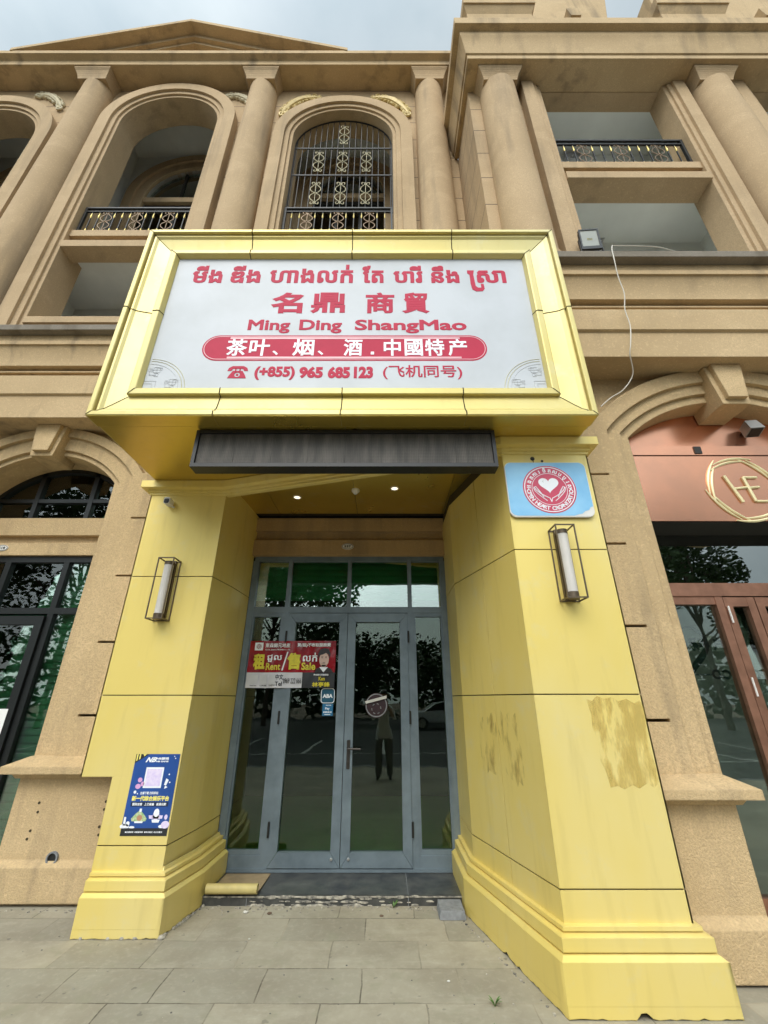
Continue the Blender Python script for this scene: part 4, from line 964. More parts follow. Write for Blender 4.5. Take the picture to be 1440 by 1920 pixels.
# ------------------------------------------------------------------ wall lamps
def lamp(label, cx, yw, zc):
    T = thing('wall_lamp', label, 'wall lamp', (cx, yw, zc), 'caged wall lamps on the yellow pillars')
    mb = MB(); h = .3; wd = .075
    mb.box(cx - .04, cx + .04, yw - .03, yw, zc - h, zc + h); mb.build('back_plate', 'bronze', T)
    mb = MB(); r = .005; y0, y1 = yw - .155, yw - .004
    for x in (cx - wd, cx + wd):
        mb.box(x - r, x + r, y0 - r, y0 + r, zc - h, zc + h); mb.box(x - r, x + r, y1 - r, y1 + r, zc - h, zc + h)
        for z in (zc - h, zc + h - 2 * r): mb.box(x - r, x + r, y0 + r, y1 - r, z, z + 2 * r)
    for z in (zc - h, zc + h - 2 * r):
        for y in (y0, y1): mb.box(cx - wd + r, cx + wd - r, y - r, y + r, z, z + 2 * r)
    mb.build('cage', 'bronze', T)
    mb = MB(); mb.lathe(cx, yw - .075, [(.043, zc - .245), (.043, zc + .245)], 28); mb.build('tube', 'lamptube', T)
    mb = MB()
    for a, b in ((-.295, -.24), (.24, .275)):
        mb = MB(); mb.lathe(cx, yw - .075, [(.046, zc + a), (.046, zc + b)], 28); mb.box(cx - .025, cx + .025, yw - .07, yw - .02, zc + a + .005, zc + b - .005); mb.build('end_cap', 'bronze', T)
    return T
t1 = lamp('caged wall lamp with white tube on the pillar with the blue poster', -2.155, 4.14, 2.585)
t2 = copy_tree(t1); t2.location = (1.46, 3.3, 2.595); t2['label'] = 'caged wall lamp with white tube under the blue heart plaque'

# ------------------------------------------------------------------ small fittings
T = thing('security_camera', 'small white security camera with black lens high on the pillar with the blue poster', 'camera', (-2.31, 4.1, 3.53))
mb = MB(); mb.plate([rrect(-2.345, -2.28, 3.495, 3.57, .018)], 4.03, 4.12); mb.build('body', 'plastic', T)
mb = MB(); mb.plate([rrect(-2.338, -2.287, 3.499, 3.55, .015)], 4.026, 4.031); mb.disc((-2.312, 3.524), .014, 4.022, 4.027, 16); mb.build('lens', 'black', T)
mb = MB(); mb.tube([(-2.31, 4.10, 3.53), (-2.29, 4.13, 3.50), (-2.28, 4.145, 3.50)], .012, 8); mb.build('mount', 'plastic', T)
def downlight(label, x, y):
    T = thing('ceiling_light', label, 'downlight', (x, y, 3.79), 'round downlights in the entrance soffit')
    mb = MB(); n = 28
    for r0, r1, za, zb in ((.036, .05, 3.782, 3.79),):
        vs = []; fs = []
        for i in range(n):
            a = 2 * pi * i / n
            for r, z in ((r1, zb), (r1, za), (r0, za), (r0, zb - .003)): vs.append((x + r * cos(a), y + r * sin(a), z))
        for i in range(n):
            j = (i + 1) % n; fs += [(i * 4 + k, j * 4 + k, j * 4 + k + 1, i * 4 + k + 1) for k in range(3)]
        mb.add(vs, fs)
    mb.build('trim_ring', 'plastic', T)
    mb = MB(); mb.lathe(x, y, [(.036, 3.785), (.036, 3.789)], 24); mb.build('lens', 'lampglow', T); return T
m = bpy.data.materials.new('lamp_glow'); m.use_nodes = True; bs = m.node_tree.nodes['Principled BSDF']; bs.inputs['Emission Color'].default_value = (1, .88, .66, 1); bs.inputs['Emission Strength'].default_value = 1.6; bs.inputs['Base Color'].default_value = (.8, .75, .6, 1); M['lampglow'] = m
d1 = downlight('lit round downlight left of the white sensor in the entrance soffit', -1.03, 4.48)
d2 = copy_tree(d1); d2.location = (.12, 4.25, 3.79); d2['label'] = 'lit round downlight right of the white sensor in the entrance soffit'
mb = MB(); mb.lathe(-.325, 4.29, [(.045, 3.79), (.045, 3.765), (.03, 3.75), (.02, 3.735), (.001, 3.73)], 20)
tag(mb.build('motion_sensor', 'plastic'), 'small white dome sensor between the two downlights', 'sensor')
def number_plate(label, x, z, y, txt):
    T = thing('number_plate', label, 'house number', (x, y, z), 'oval house number plates')
    mb = MB(); mb.disc((x, z), .075, y - .008, y, 28, rz=.04); mb.build('plate', 'plastic', T)
    mb = MB(); n = 28; mb.plate([[(x + a * cos(2 * pi * i / n), z + b * sin(2 * pi * i / n)) for i in range(n)] for a, b in ((.07, .036), (.064, .031))], y - .0095, y - .008); write(mb, txt, x - .042, x + .042, z - .016, z + .016, y - .008, .04); mb.build('lettering', 'black', T, False)
number_plate('oval house number plate reading 537 on the lintel over the double doors', -.46, 3.36, 5.03, '537')
number_plate('oval house number plate on the lintel of the left arch', -4.83, 3.345, 5.04, '518')

# heart plaque on the right pillar
T = thing('plaque', 'blue plaque with red round heart and hands emblem, peeling at one corner', 'plaque', (1.45, 3.29, 3.27))
mb = MB(); mb.plate([rrect(1.076, 1.80, 3.01, 3.545, .06, 8)], 3.272, 3.286); mb.plate([rrect(1.08, 1.796, 3.014, 3.541, .056, 8)], 3.27, 3.272); mb.build('backing', 'plastic', T)
mb = MB(); q = rrect(1.082, 1.794, 3.022, 3.539, .054, 8); q = [p for p in q if not (p[0] > 1.72 and p[1] < 3.09)]
i0 = 0
poly = [(1.136, 3.022), (1.62, 3.022), (1.66, 3.035), (1.69, 3.04), (1.72, 3.065), (1.755, 3.075), (1.77, 3.10), (1.794, 3.11)] + [p for p in rrect(1.082, 1.794, 3.022, 3.539, .054, 8) if p[1] > 3.2] + [(1.082, 3.08), (1.09, 3.05), (1.11, 3.03)]
mb.plate([poly], 3.2685, 3.27); mb.build('blue_sheet', 'plaqueblue', T)
mb = MB(); ec = (1.447, 3.275); mb.disc(ec, .232, 3.267, 3.2685, 56); mb.build('emblem', 'plaquered', T)
mb = MB(); Ye = 3.267; mb.ring(ec, .213, .221, Ye - .0012, Ye, 56); mb.ring(ec, .151, .155, Ye - .0012, Ye, 56)
hz = [(.088 * sin(t_) ** 3, (13 * cos(t_) - 5 * cos(2 * t_) - 2 * cos(3 * t_) - cos(4 * t_)) / 16 * .082) for t_ in [2 * pi * i / 48 for i in range(48)]]
mb.plate([[(ec[0] - .002 + x, ec[1] + .045 + z) for x, z in hz]], Ye - .0012, Ye)
for s_ in (-1, 1):
    mb.tube([(ec[0] + s_ * x, Ye, ec[1] + z) for x, z in ((.0, -.125), (.01, -.09), (.045, -.07), (.085, -.045), (.12, -.01), (.135, .02))], .0045, 5)
    mb.tube([(ec[0] + s_ * x, Ye, ec[1] + z) for x, z in ((.035, -.115), (.07, -.085), (.105, -.05), (.13, -.02), (.14, .01), (.12, .025), (.10, -.005), (.075, -.05))], .004, 5)
    mb.tube([(ec[0] + s_ * x, Ye, ec[1] + z) for x, z in ((.06, -.08), (.09, -.03), (.115, .015))], .004, 5)
write_arc(mb, list('OPEN HEART ORGANIZATIO'), ec, .184, .05, pi * 1.04, pi * 1.96, Ye, .03, .0015, inward=True)
kh = ['អ', 'ង', 'គ', 'កា', 'រ', 'ចិ', 'ត', 'ស', 'ប', 'បុ', 'រ', 'ស']
write_arc(mb, kh, ec, .184, .05, pi * .96, pi * .04, Ye, .03, .0015)
for a in (pi * 1.0, 0): mb.disc((ec[0] + .184 * cos(a), ec[1] + .184 * sin(a)), .006, Ye - .0012, Ye, 10)
mb.build('emblem_print', 'pwhite', T, False)
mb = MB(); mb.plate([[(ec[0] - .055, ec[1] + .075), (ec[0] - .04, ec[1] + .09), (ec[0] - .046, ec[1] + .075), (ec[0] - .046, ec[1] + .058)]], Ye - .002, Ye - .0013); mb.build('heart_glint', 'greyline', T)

# poster on the left pillar
T = thing('advert_poster', 'dark blue printed poster with yellow headline stuck low on the narrow pillar', 'poster', (-1.937, 4.13, .88))
px0, px1, pz0, pz1, Yq = -2.124, -1.748, .594, 1.167, 4.1385
PW, PH = px1 - px0, pz1 - pz0
fu = lambda u: px0 + PW * u
fv = lambda v: pz1 - PH * v
mb = MB(); mb.box(px0, px1, Yq - .001, Yq + .001, pz0, pz1); sheet = mb.build('sheet', 'poster', T)
def pl(name, mat, polys, k=1):
    mb = MB()
    for p in polys: mb.plate([[(fu(u), fv(v)) for u, v in p]], Yq - .001 - .0004 * k, Yq - .001)
    return mb.build(name, mat, T)
def ell(u, v, a, b, n=16): return [(u + a * cos(2 * pi * i / n), v + b * sin(2 * pi * i / n)) for i in range(n)]
pl('footer_strip', 'pblack', [[(0, .91), (1, .91), (1, 1), (0, 1)]]); pl('corner_band', 'pblack', [[(0, 0), (.3, 0), (0, .12)]])
pl('corner_stripe', 'pyellow', [[(.02, .0), (.05, 0), (.05, .08), (.02, .09)], [(.08, 0), (.11, 0), (.11, .06), (.08, .075)], [(.16, 0), (.24, 0), (.19, .03)]], 2)
pl('blank_card', 'pwhite', [[(.29, .17), (.69, .17), (.69, .43), (.29, .43)]]); pl('card_tint', 'plilac', [[(.32, .19), (.66, .19), (.66, .41), (.32, .41)]], 2)
pl('balloon', 'ppink', [ell(.2, .33, .05, .03), ell(.18, .41, .06, .032), ell(.27, .38, .04, .03)]); pl('gem', 'pwhite', [[(.78, .31), (.84, .33), (.80, .40), (.75, .39)], [(.78, .40), (.84, .42), (.77, .44)], ell(.83, .26, .015, .01), ell(.87, .36, .015, .01), ell(.14, .48, .03, .02), ell(.2, .5, .012, .008), ell(.88, .03, .01, .007), ell(.91, .055, .012, .008)])
pl('dark_bar', 'navy', [[(.10, .60), (.92, .60), (.92, .655), (.10, .655)]])
pl('game_badge', 'pgreen', [[(.17, .80), (.25, .74), (.33, .70), (.42, .74), (.51, .80), (.49, .83), (.19, .83)]]); pl('badge_dome', 'pbrown', [ell(.35, .79, .06, .035)], 2); pl('badge_base', 'pwhite', [[(.25, .83), (.44, .83), (.43, .85), (.26, .85)]], 2); pl('badge_top', 'pwhite', [[(.32, .68), (.37, .68), (.37, .72), (.32, .72)]], 2); pl('rocket_nose', 'pwhite', [ell(.70, .73, .06, .05)], 2); pl('badge_base', 'pwhite', [[(.62, .81), (.80, .81), (.78, .845), (.64, .845)]], 2); pl('rocket_badge', 'plilac', [[(.54, .76), (.85, .76), (.84, .80), (.56, .80)], ell(.70, .76, .07, .06)])
pl('cloud', 'pwhite', [ell(.06, .89, .1, .03), ell(.12, .86, .04, .03), [(.02, .78), (.06, .78), (.07, .88), (.02, .88)], ell(.22, .90, .06, .014), ell(.85, .89, .06, .02)]); pl('balloon', 'plilac', [ell(.93, .87, .09, .045), ell(.92, .78, .035, .03)], 2)
mb = MB(); Yl = Yq - .0014
write(mb, 'NB', fu(.24), fu(.46), fv(.105), fv(.04), Yl, .05, .001, shear=.02); write(mb, 'NB游戏', fu(.48), fu(.76), fv(.075), fv(.04), Yl, .05, .001); write(mb, 'NB GAME', fu(.48), fu(.76), fv(.105), fv(.085), Yl, .05, .001)
write(mb, '主播下载 扫码即玩', fu(.26), fu(.66), fv(.51), fv(.475), Yl, .03, .001); write(mb, '国际运营   上亿级备   极速出款', fu(.14), fu(.88), fv(.645), fv(.61), Yl - .001, .03, .001); write(mb, '◉正规授权  ◎极速到账  ◉安全稳定  ◎全天服务', fu(.1), fu(.9), fv(.965), fv(.945), Yl - .001, .03, .001)
mb.build('small_lettering', 'pwhite', T, False)
mb = MB(); write(mb, '新一代综合娱乐平台', fu(.1), fu(.92), fv(.59), fv(.525), Yl, .05, .001); mb.build('headline', 'pyellow', T, False)

# banner on the doors
T = thing('rent_banner', 'glossy red rent and sale banner with a portrait, taped across the left door', 'banner', (-1.05, 5.08, 1.96))
bx0, bx1, bz0, bz1, Yb = -1.552, -.556, 1.712, 2.217, 5.078
n = 40; vs = []; fs = []; random.seed(5)
mb = MB()
def wav(u, v): return Yb - .004 * sin(u * 19 + v * 5) - .003 * sin(u * 41 - v * 9)
for (u0, u1, v0, v1, mi) in ((0, 1, .32, 1, 0), (0, .632, 0, .318, 1), (.634, 1, 0, .318, 2)):
    vs = []; fs = []; a, b = 30, 8
    for j in range(b + 1):
        for i in range(a + 1):
            u = u0 + (u1 - u0) * i / a; v = v0 + (v1 - v0) * j / b
            vs.append((bx0 + (bx1 - bx0) * u, wav(u, v), bz0 + (bz1 - bz0) * v))
    o = len(vs); vs += [(x, y + .0015, z) for x, y, z in vs]
    for j in range(b):
        for i in range(a): q = j * (a + 1) + i; fs += [(q, q + 1, q + a + 2, q + a + 1), (o + q + a + 1, o + q + a + 2, o + q + 1, o + q)]
    mb.add(vs, fs, mi)
mb.build('sheet', ['bannerred', 'bannerwhite', 'pblack'], T)
fu = lambda u: bx0 + (bx1 - bx0) * u
fv = lambda v: bz0 + (bz1 - bz0) * v
Yt = Yb - .0065
mb = MB(); write(mb, '租', fu(.06), fu(.195), fv(.38), fv(.72), Yt, .05, .002, shear=.0); write(mb, '售', fu(.445), fu(.60), fv(.38), fv(.74), Yt, .05, .002); write(mb, '林亭鋒', fu(.75), fu(.95), fv(.02), fv(.12), Yt, .03, .002); write(mb, 'Ken', fu(.82), fu(.89), fv(.15), fv(.23), Yt, .03, .002)
write(mb, 'Rent', fu(.21), fu(.375), fv(.37), fv(.52), Yt, .03, .002); write(mb, 'Sale', fu(.615), fu(.775), fv(.37), fv(.53), Yt, .03, .002); mb.build('yellow_lettering', 'banneryellow', T, False)
mb = MB(); write(mb, 'ជួល', fu(.215), fu(.385), fv(.54), fv(.70), Yt, .02, .002); write(mb, 'លក់', fu(.625), fu(.79), fv(.55), fv(.74), Yt, .02, .002)
mb.plate([[(fu(.39), fv(.36)), (fu(.405), fv(.36)), (fu(.455), fv(.76)), (fu(.44), fv(.76))]], Yt - .002, Yt)
write(mb, '東森錦元地產', fu(.18), fu(.47), fv(.85), fv(.95), Yt, .02, .002); write(mb, '買(租)不收取服務費', fu(.55), fu(.94), fv(.86), fv(.95), Yt, .03, .002); write(mb, 'TO FA XIANG PROPERTY LTD', fu(.18), fu(.47), fv(.79), fv(.82), Yt, .02, .002)
write(mb, '東森錦元房產經紀', fu(.76), fu(.93), fv(.25), fv(.29), Yt, .03, .002)
mb.plate([rect(fu(.06), fu(.155), fv(.79), fv(.96)), [(fu(.107) + .03 * cos(a), fv(.875) + .03 * sin(a)) for a in [2 * pi * i / 14 for i in range(14)]]], Yt - .001, Yt)
for k in range(8):
    a = 2 * pi * k / 8; mb.plate([[(fu(.107), fv(.875)), (fu(.107) + .028 * cos(a), fv(.875) + .028 * sin(a)), (fu(.107) + .028 * cos(a + .35), fv(.875) + .028 * sin(a + .35))]], Yt - .0012, Yt)
mb.build('white_lettering', 'pwhite', T, False)
mb = MB(); write(mb, '中文', fu(.33), fu(.42), fv(.17), fv(.28), Yt, .03, .002); write(mb, 'Tel', fu(.33), fu(.41), fv(.04), fv(.13), Yt, .03, .002); write(mb, '0969 222 666', fu(.42), fu(.625), fv(.09), fv(.2), Yt, .004, .002)
mb.build('dark_lettering', 'pblack', T, False)
mb = MB()
for q in (.05, .155, .26): mb.box(fu(q), fu(q + .085), Yt - .001, Yt, fv(.08), fv(.27))
mb.build('blank_square', 'greyline', T)
mb = MB()
for q, wd in ((.05, 'WeChat'), (.165, 'LINE'), (.255, 'Telegram')): write(mb, wd, fu(q), fu(q + .075), fv(.035), fv(.06), Yt, .02, .001)
mb.build('app_lettering', 'pblack', T, False)
pcx, pcz = fu(.87), fv(.60)
mb = MB(); mb.plate([[(pcx - .05, pcz - .085), (pcx + .05, pcz - .085), (pcx, pcz - .14)]], Yt - .0028, Yt - .001); mb.build('portrait_collar', 'pwhite', T)
mb = MB(); mb.box(pcx - .014, pcx + .014, Yt - .002, Yt - .001, pcz - .045, pcz - .038); mb.build('portrait_mouth', 'stickred', T)
mb = MB(); mb.disc((pcx, pcz - .005), .055, Yt - .001, Yt, 24, rz=.078); mb.box(pcx - .022, pcx + .022, Yt - .001, Yt, pcz - .11, pcz - .06); mb.build('portrait_face', 'skin', T)
mb = MB(); mb.plate([[(pcx - .062, pcz + .005), (pcx - .07, pcz + .06), (pcx - .05, pcz + .105), (pcx, pcz + .12), (pcx + .05, pcz + .11), (pcx + .072, pcz + .06), (pcx + .062, pcz + .005), (pcx + .052, pcz + .05), (pcx + .02, pcz + .068), (pcx - .02, pcz + .05), (pcx - .048, pcz + .045)]], Yt - .003, Yt - .001)
for s_ in (-.022, .022): mb.box(pcx + s_ - .01, pcx + s_ + .01, Yt - .002, Yt - .001, pcz + .012, pcz + .018); mb.box(pcx + s_ - .012, pcx + s_ + .012, Yt - .002, Yt - .001, pcz + .026, pcz + .03)
mb.plate([[(pcx - .10, fv(.32)), (pcx - .08, pcz - .10), (pcx - .02, pcz - .085), (pcx, pcz - .13), (pcx + .02, pcz - .085), (pcx + .08, pcz - .10), (pcx + .11, fv(.32))]], Yt - .0025, Yt - .001); mb.build('portrait_hair_and_suit', 'hairblack', T)
# stickers
T = thing('bank_sticker', 'rounded teal sticker lettered ABA on the left door below the banner', 'sticker', (-.625, 5.11, 1.63))
mb = MB(); mb.plate([rrect(-.704, -.552, 1.556, 1.708, .03)], 5.1165, 5.118); mb.build('border', 'pwhite', T)
mb = MB(); mb.plate([rrect(-.697, -.559, 1.563, 1.701, .025)], 5.1155, 5.1165); mb.build('face', 'abablue', T)
mb = MB(); write(mb, 'ABA', -.685, -.572, 1.61, 1.65, 5.1155, .05, .001); mb.build('lettering', 'pwhite', T, False)
T = thing('payment_sticker', 'small blue payment sticker directly under the teal sticker on the left door', 'sticker', (-.62, 5.11, 1.5))
mb = MB(); mb.box(-.68, -.565, 5.1165, 5.118, 1.43, 1.55); mb.build('face', 'stickblue', T)
mb = MB(); write(mb, 'Pay', -.65, -.60, 1.485, 1.515, 5.1165, .03, .001); write(mb, 'WELCOME', -.645, -.585, 1.53, 1.54, 5.1165, .04, .001); write(mb, '扫码支付', -.67, -.575, 1.458, 1.475, 5.1165, .05, .001); mb.box(-.655, -.59, 5.116, 5.1165, 1.44, 1.446); mb.build('lettering', 'pwhite', T, False)
T = thing('round_sticker', 'faded dark red round sticker with a peeled pale flap on the right door', 'sticker', (-.09, 5.11, 1.55))
mb = MB(); mb.disc((-.085, 1.535), .125, 5.1165, 5.118, 40); mb.build('face', 'stickred', T)
mb = MB(); mb.ring((-.085, 1.535), .108, .118, 5.1155, 5.1165); 
for a in range(6): mb.tube([(-.085 + .05 * cos(a + q * .12), 5.1165, 1.50 + .05 * sin(a + q * .12)) for q in range(5)], .005, 4)
mb.build('print', 'brickgrey', T)
mb = MB(); mb.add([(-.21, 5.114, 1.575), (.03, 5.114, 1.635), (.028, 5.09, 1.605), (-.2, 5.09, 1.55)], [(0, 1, 2, 3)]); mb.add([(-.21, 5.1155, 1.576), (.03, 5.1155, 1.636), (.028, 5.092, 1.607), (-.2, 5.092, 1.552)], [(3, 2, 1, 0)]); mb.build('peeled_flap', 'litter', T)
mb = MB(); mb.box(-4.45, -4.09, 5.046, 5.049, 1.25, 1.5); tag(mb.build('paper_notice', 'paper'), 'white paper notice stuck on the black framed door in the left arch', 'notice')

# flood lights
def flood(label, x, y, z, w_, h_, tilt, mats):
    T = thing('flood_light', label, 'flood light', (x, y, z))
    mb = MB(); mb.plate([rrect(-w_ / 2, w_ / 2, -h_ / 2, h_ / 2, .012), rrect(-w_ / 2 + .018, w_ / 2 - .018, -h_ / 2 + .045, h_ / 2 - .018, .008)], -.03, .0); mb.plate([rrect(-w_ / 2 + .01, w_ / 2 - .01, -h_ / 2 + .01, h_ / 2 - .01, .01)], -.002, .03)
    for k in range(7): mb.box(-w_ / 2 + .02 + k * (w_ - .04) / 7, -w_ / 2 + .03 + k * (w_ - .04) / 7, .03, .045, -h_ / 2 + .03, h_ / 2 - .03)
    b_ = mb.build('housing', mats[0], T); 
    mb = MB(); mb.plate([rrect(-w_ / 2 + .018, w_ / 2 - .018, -h_ / 2 + .045, h_ / 2 - .018, .008)], -.022, -.016); l_ = mb.build('lens', mats[1], T)
    mb = MB(); mb.box(-.03, .03, -.022, -.0, -.02, .02); e_ = mb.build('led_chip', 'pyellow', T)
    mb = MB(); mb.box(-w_ / 2 - .012, -w_ / 2 - .004, -.015, .015, -h_ / 2 - .05, .02); mb.box(w_ / 2 + .004, w_ / 2 + .012, -.015, .015, -h_ / 2 - .05, .02); mb.box(-w_ / 2 - .012, w_ / 2 + .012, -.02, .02, -h_ / 2 - .056, -h_ / 2 - .05); k_ = mb.build('bracket', mats[0], T)
    for o in (b_, l_, e_, k_): o.matrix_parent_inverse = Matrix.Identity(4); o.rotation_euler = tilt if o is not k_ else (0, 0, tilt[2])
    return T
flood('black LED flood light standing on the ledge beside the sign corner', 2.50, 3.33, 6.70, .235, .33, (R(4), 0, R(-4)), ('black', 'floodglass'))
T = thing('flood_light', 'small silver grey flood light mounted on the copper arch panel', 'flood light', (3.95, 3.78, 4.24))
mb = MB(); mb.frustum((-.075, .065, -.10, .03, -.07), (-.06, .055, -.085, .03, .075)); b_ = mb.build('housing', 'steelmatte', T); mb = MB(); mb.box(-.06, .05, -.088, .02, -.078, -.0705); l_ = mb.build('lens', 'black', T)
mb = MB(); mb.box(-.02, .02, .0, .09, .0, .03); k_ = mb.build('bracket', 'darkmetal', T)
for o in (b_, l_, k_): o.matrix_parent_inverse = Matrix.Identity(4)
for o in (b_, l_): o.rotation_euler = (R(-18), 0, R(-8))
# white cable
mb = MB(); pts = [(3.75, 3.22, 6.303), (3.4, 3.2, 6.305), (3.1, 3.14, 6.305), (2.66, 3.13, 6.31), (2.58, 3.12, 6.27), (2.565, 3.13, 6.05), (2.58, 3.17, 5.85), (2.61, 3.20, 5.62), (2.585, 3.23, 5.42), (2.60, 3.25, 5.2), (2.55, 3.26, 4.95), (2.54, 3.30, 4.85), (2.60, 3.42, 4.70), (2.50, 3.48, 4.55), (2.36, 3.50, 4.46), (2.24, 3.52, 4.36)]
mb.tube(smooth_pts(pts), .0055, 6); tag(mb.build('power_cable', 'wire'), 'thin white power cable hanging from the ledge down to the sign corner', 'cable')
# round fan covers in the right loggia
def fan(label, x, y, z, r):
    T = thing('exhaust_fan', label, 'fan', (x, y, z), 'round fans on the loggia wall')
    mb = MB(); mb.ring((x, z), r * .86, r, y - .08, y, 40); mb.build('rim', 'greyline', T)
    mb = MB(); mb.disc((x, z), r * .87, y - .03, y - .02, 40); mb.ball((x, y - .04, z), (r * .2, .03, r * .2), 14, 8); mb.build('disc', 'greyline', T); return T
fan('round pale fan cover on the lower loggia wall behind the flood light', 3.42, 4.5, 8.53, .19); fan('round fan cover on the upper loggia wall behind the railing', 3.52, 4.5, 11.2 - .35, .16)

# ------------------------------------------------------------------ things on the ground
T = thing('metal_sheet', 'offcut of yellow sheet with curled front edge lying on the doorstep', 'metal sheet', (-1.3, 4.7, .08))
mb = MB(); vs = []; fs = []
prof = [(5.06, .078), (4.95, .080), (4.8, .083), (4.66, .088), (4.58, .092)]
mb2 = MB()
def sheet(mb, prof, xa, xb, sk, th):
    n = len(prof); top = []; 
    for y, z in prof: top += [(xa + sk * (y - 4.58), y, z), (xb + sk * (y - 4.58), y, z)]
    bot = [(x, y, z - th) for x, y, z in top]; N2 = len(top); fs = []
    for i in range(n - 1):
        a = i * 2; fs += [(a, a + 1, a + 3, a + 2), (N2 + a + 2, N2 + a + 3, N2 + a + 1, N2 + a), (a, a + 2, N2 + a + 2, N2 + a), (a + 1, N2 + a + 1, N2 + a + 3, a + 3)]
    fs += [(0, N2, N2 + 1, 1), (N2 - 2, N2 - 1, 2 * N2 - 1, 2 * N2 - 2)]
    mb.add(top + bot, fs)
sheet(mb, prof, -1.50, -1.08, .0, .003); mb.build('flat_part', 'sheetback', T)
mb = MB(); curl = [(4.58, .092)] + [(4.565 + .034 * cos(a), .126 + .034 * sin(a)) for a in [-pi / 2 - pi * 1.7 * i / 22 for i in range(23)]]
sheet(mb, curl, -1.51, -1.075, 0, .003); mb.build('curled_edge', 'yellowmatte', T)
mb = MB(); mb.frustum((.44, .65, 4.33, 4.55, .006), (.45, .64, 4.335, 4.545, .062)); o = mb.build('loose_paver', 'brickgrey'); tag(o, 'loose grey paving block beside the base of the wide pillar', 'paving block')
def weed(label, x, y, n, h, seed, group='weeds in the paving cracks'):
    random.seed(seed); mb = MB()
    for k in range(n):
        a = random.uniform(0, 2 * pi); l = h * random.uniform(.6, 1.1); ca, sa = cos(a), sin(a); wd = l * .08; out = random.uniform(.35, .95); pts = []
        for i in range(5):
            t = i / 4; pts.append((x + ca * l * out * t, y + sa * l * out * t, .004 + l * (t * 1.1 - .55 * t * t)))
        ws = [.3, 1, 1.1, .7, .05]; vs = []
        for p, q in zip(pts, ws): vs += [(p[0] - sa * wd * q, p[1] + ca * wd * q, p[2]), (p[0] + sa * wd * q, p[1] - ca * wd * q, p[2])]
        mb.add(vs, [(2 * i, 2 * i + 1, 2 * i + 3, 2 * i + 2) for i in range(4)])
    return tag(mb.build('weed', 'weed'), label, 'weed', group)
weed('little green weed growing against the front of the doorstep', .08, 4.545, 9, .075, 1)
weed('low weed tuft in the paving beside the chipped base of the wide pillar', .63, 3.32, 14, .06, 2); weed('tiny weed in the paving crack nearest the camera by the wide pillar', .585, 3.14, 7, .035, 4)
def bit(label, x, y, r, mat, seed, name='litter'):
    random.seed(seed); mb = MB(); mb.ball((0, 0, 0), (r, r * .7, r * .4), 7, 5); mb.v = [tuple(c * random.uniform(.7, 1.2) for c in v) for v in mb.v]
    o = mb.build(name, mat, None, False); o.location = (x, y, .004 + r * .25); return tag(o, label, 'litter', 'scraps on the paving')
bit('crumpled white scrap on the paving left in front of the doorstep', -1.13, 4.46, .025, 'litter', 1); bit('small brown scrap on the paving in front of the doorstep', -.93, 4.44, .022, 'soil', 2); bit('brown leaf scrap lying below the weed by the doorstep', -.02, 4.40, .018, 'soil', 3)
bit('pale crumb on the paving beside the wide pillar base', .40, 3.55, .011, 'litter', 4); bit('white crumb on the paving near the narrow pillar', -.98, 4.05, .010, 'litter', 6)
mb = MB(); random.seed(9)
for k in range(46):
    x = random.uniform(-2.26, -1.62); r = random.uniform(.006, .02); mb.ball((x, 4.05 + random.uniform(-.004, .03), r * .5), (r * 1.5, r, r), 6, 4)
for k in range(40):
    t_ = random.random(); r = random.uniform(.005, .016); mb.ball((-1.62 + .10 * t_, 4.08 + .5 * t_, r * .5), (r, r * 1.3, r), 6, 4)
o = mb.build('rubble', 'mortar'); o['kind'] = 'stuff'; tag(o, 'crumbled mortar under the base of the narrow pillar', 'rubble')

# ------------------------------------------------------------------ the street behind the camera (seen in the glass)
def tree(label, x, y, h, rad, seed, n=2600, z0=2.2):
    T = thing('tree', label, 'tree', (x, y, 0), 'street trees seen in the glass'); rnd = random.Random(seed)
    mb = MB(); mb.tube([(x, y, 0), (x + .05, y, h * .2), (x - .06, y + .05, h * .4), (x + .02, y, h * .75)], [.2, .16, .12, .04], 8); cl_ = []
    for k in range(16):
        a = rnd.uniform(0, 2 * pi); u = rnd.uniform(.3, .95); rr = rad * sqrt(max(.06, 1 - ((u - .5) / .55) ** 2)) * rnd.uniform(.55, 1); e = (x + rr * cos(a), y + rr * sin(a), z0 + (h - z0) * u)
        mb.tube([(x, y, h * .25 + u * h * .3), (x + rr * .5 * cos(a), y + rr * .5 * sin(a), e[2] - .3), e], [.07, .045, .02], 5); cl_.append((e, rnd.uniform(.28, .5) * rad))
    cl_.append(((x, y, h * .92), rad * .5)); cl_.append(((x, y, h * .7), rad * .55)); mb.build('trunk', 'bark', T)
    mb = MB(); vs = []; fs = []
    for k in range(n):
        c, r = rnd.choice(cl_); d = Vector((rnd.gauss(0, 1), rnd.gauss(0, 1), rnd.gauss(0, .8))); d = d.normalized() * r * rnd.random() ** .4; p = Vector(c) + d
        a = Vector((rnd.uniform(-1, 1), rnd.uniform(-1, 1), rnd.uniform(-.7, .4))).normalized(); b = a.orthogonal().normalized(); l = rnd.uniform(.22, .48); wd = l * .28; o_ = len(vs)
        vs += [p, p + a * l * .5 + b * wd, p + a * l, p + a * l * .5 - b * wd]; fs.append((o_, o_ + 1, o_ + 2, o_ + 3))
    me = bpy.data.meshes.new('crown'); me.from_pydata(vs, [], fs); me.materials.append(M['leaf']); put('crown', me, T)
tree('broad leafy tree across the street, reflected in the top lights over the doors', -7.5, -19, 12.5, 4.8, 1, 9500)
tree('leafy tree across the street, reflected in the copper shopfront glass', 19.5, -18, 13.2, 4.6, 2, 9500)
tree('dense tree across the street, reflected in the left arch window', -20.5, -17.5, 16, 6.8, 3, 12000)
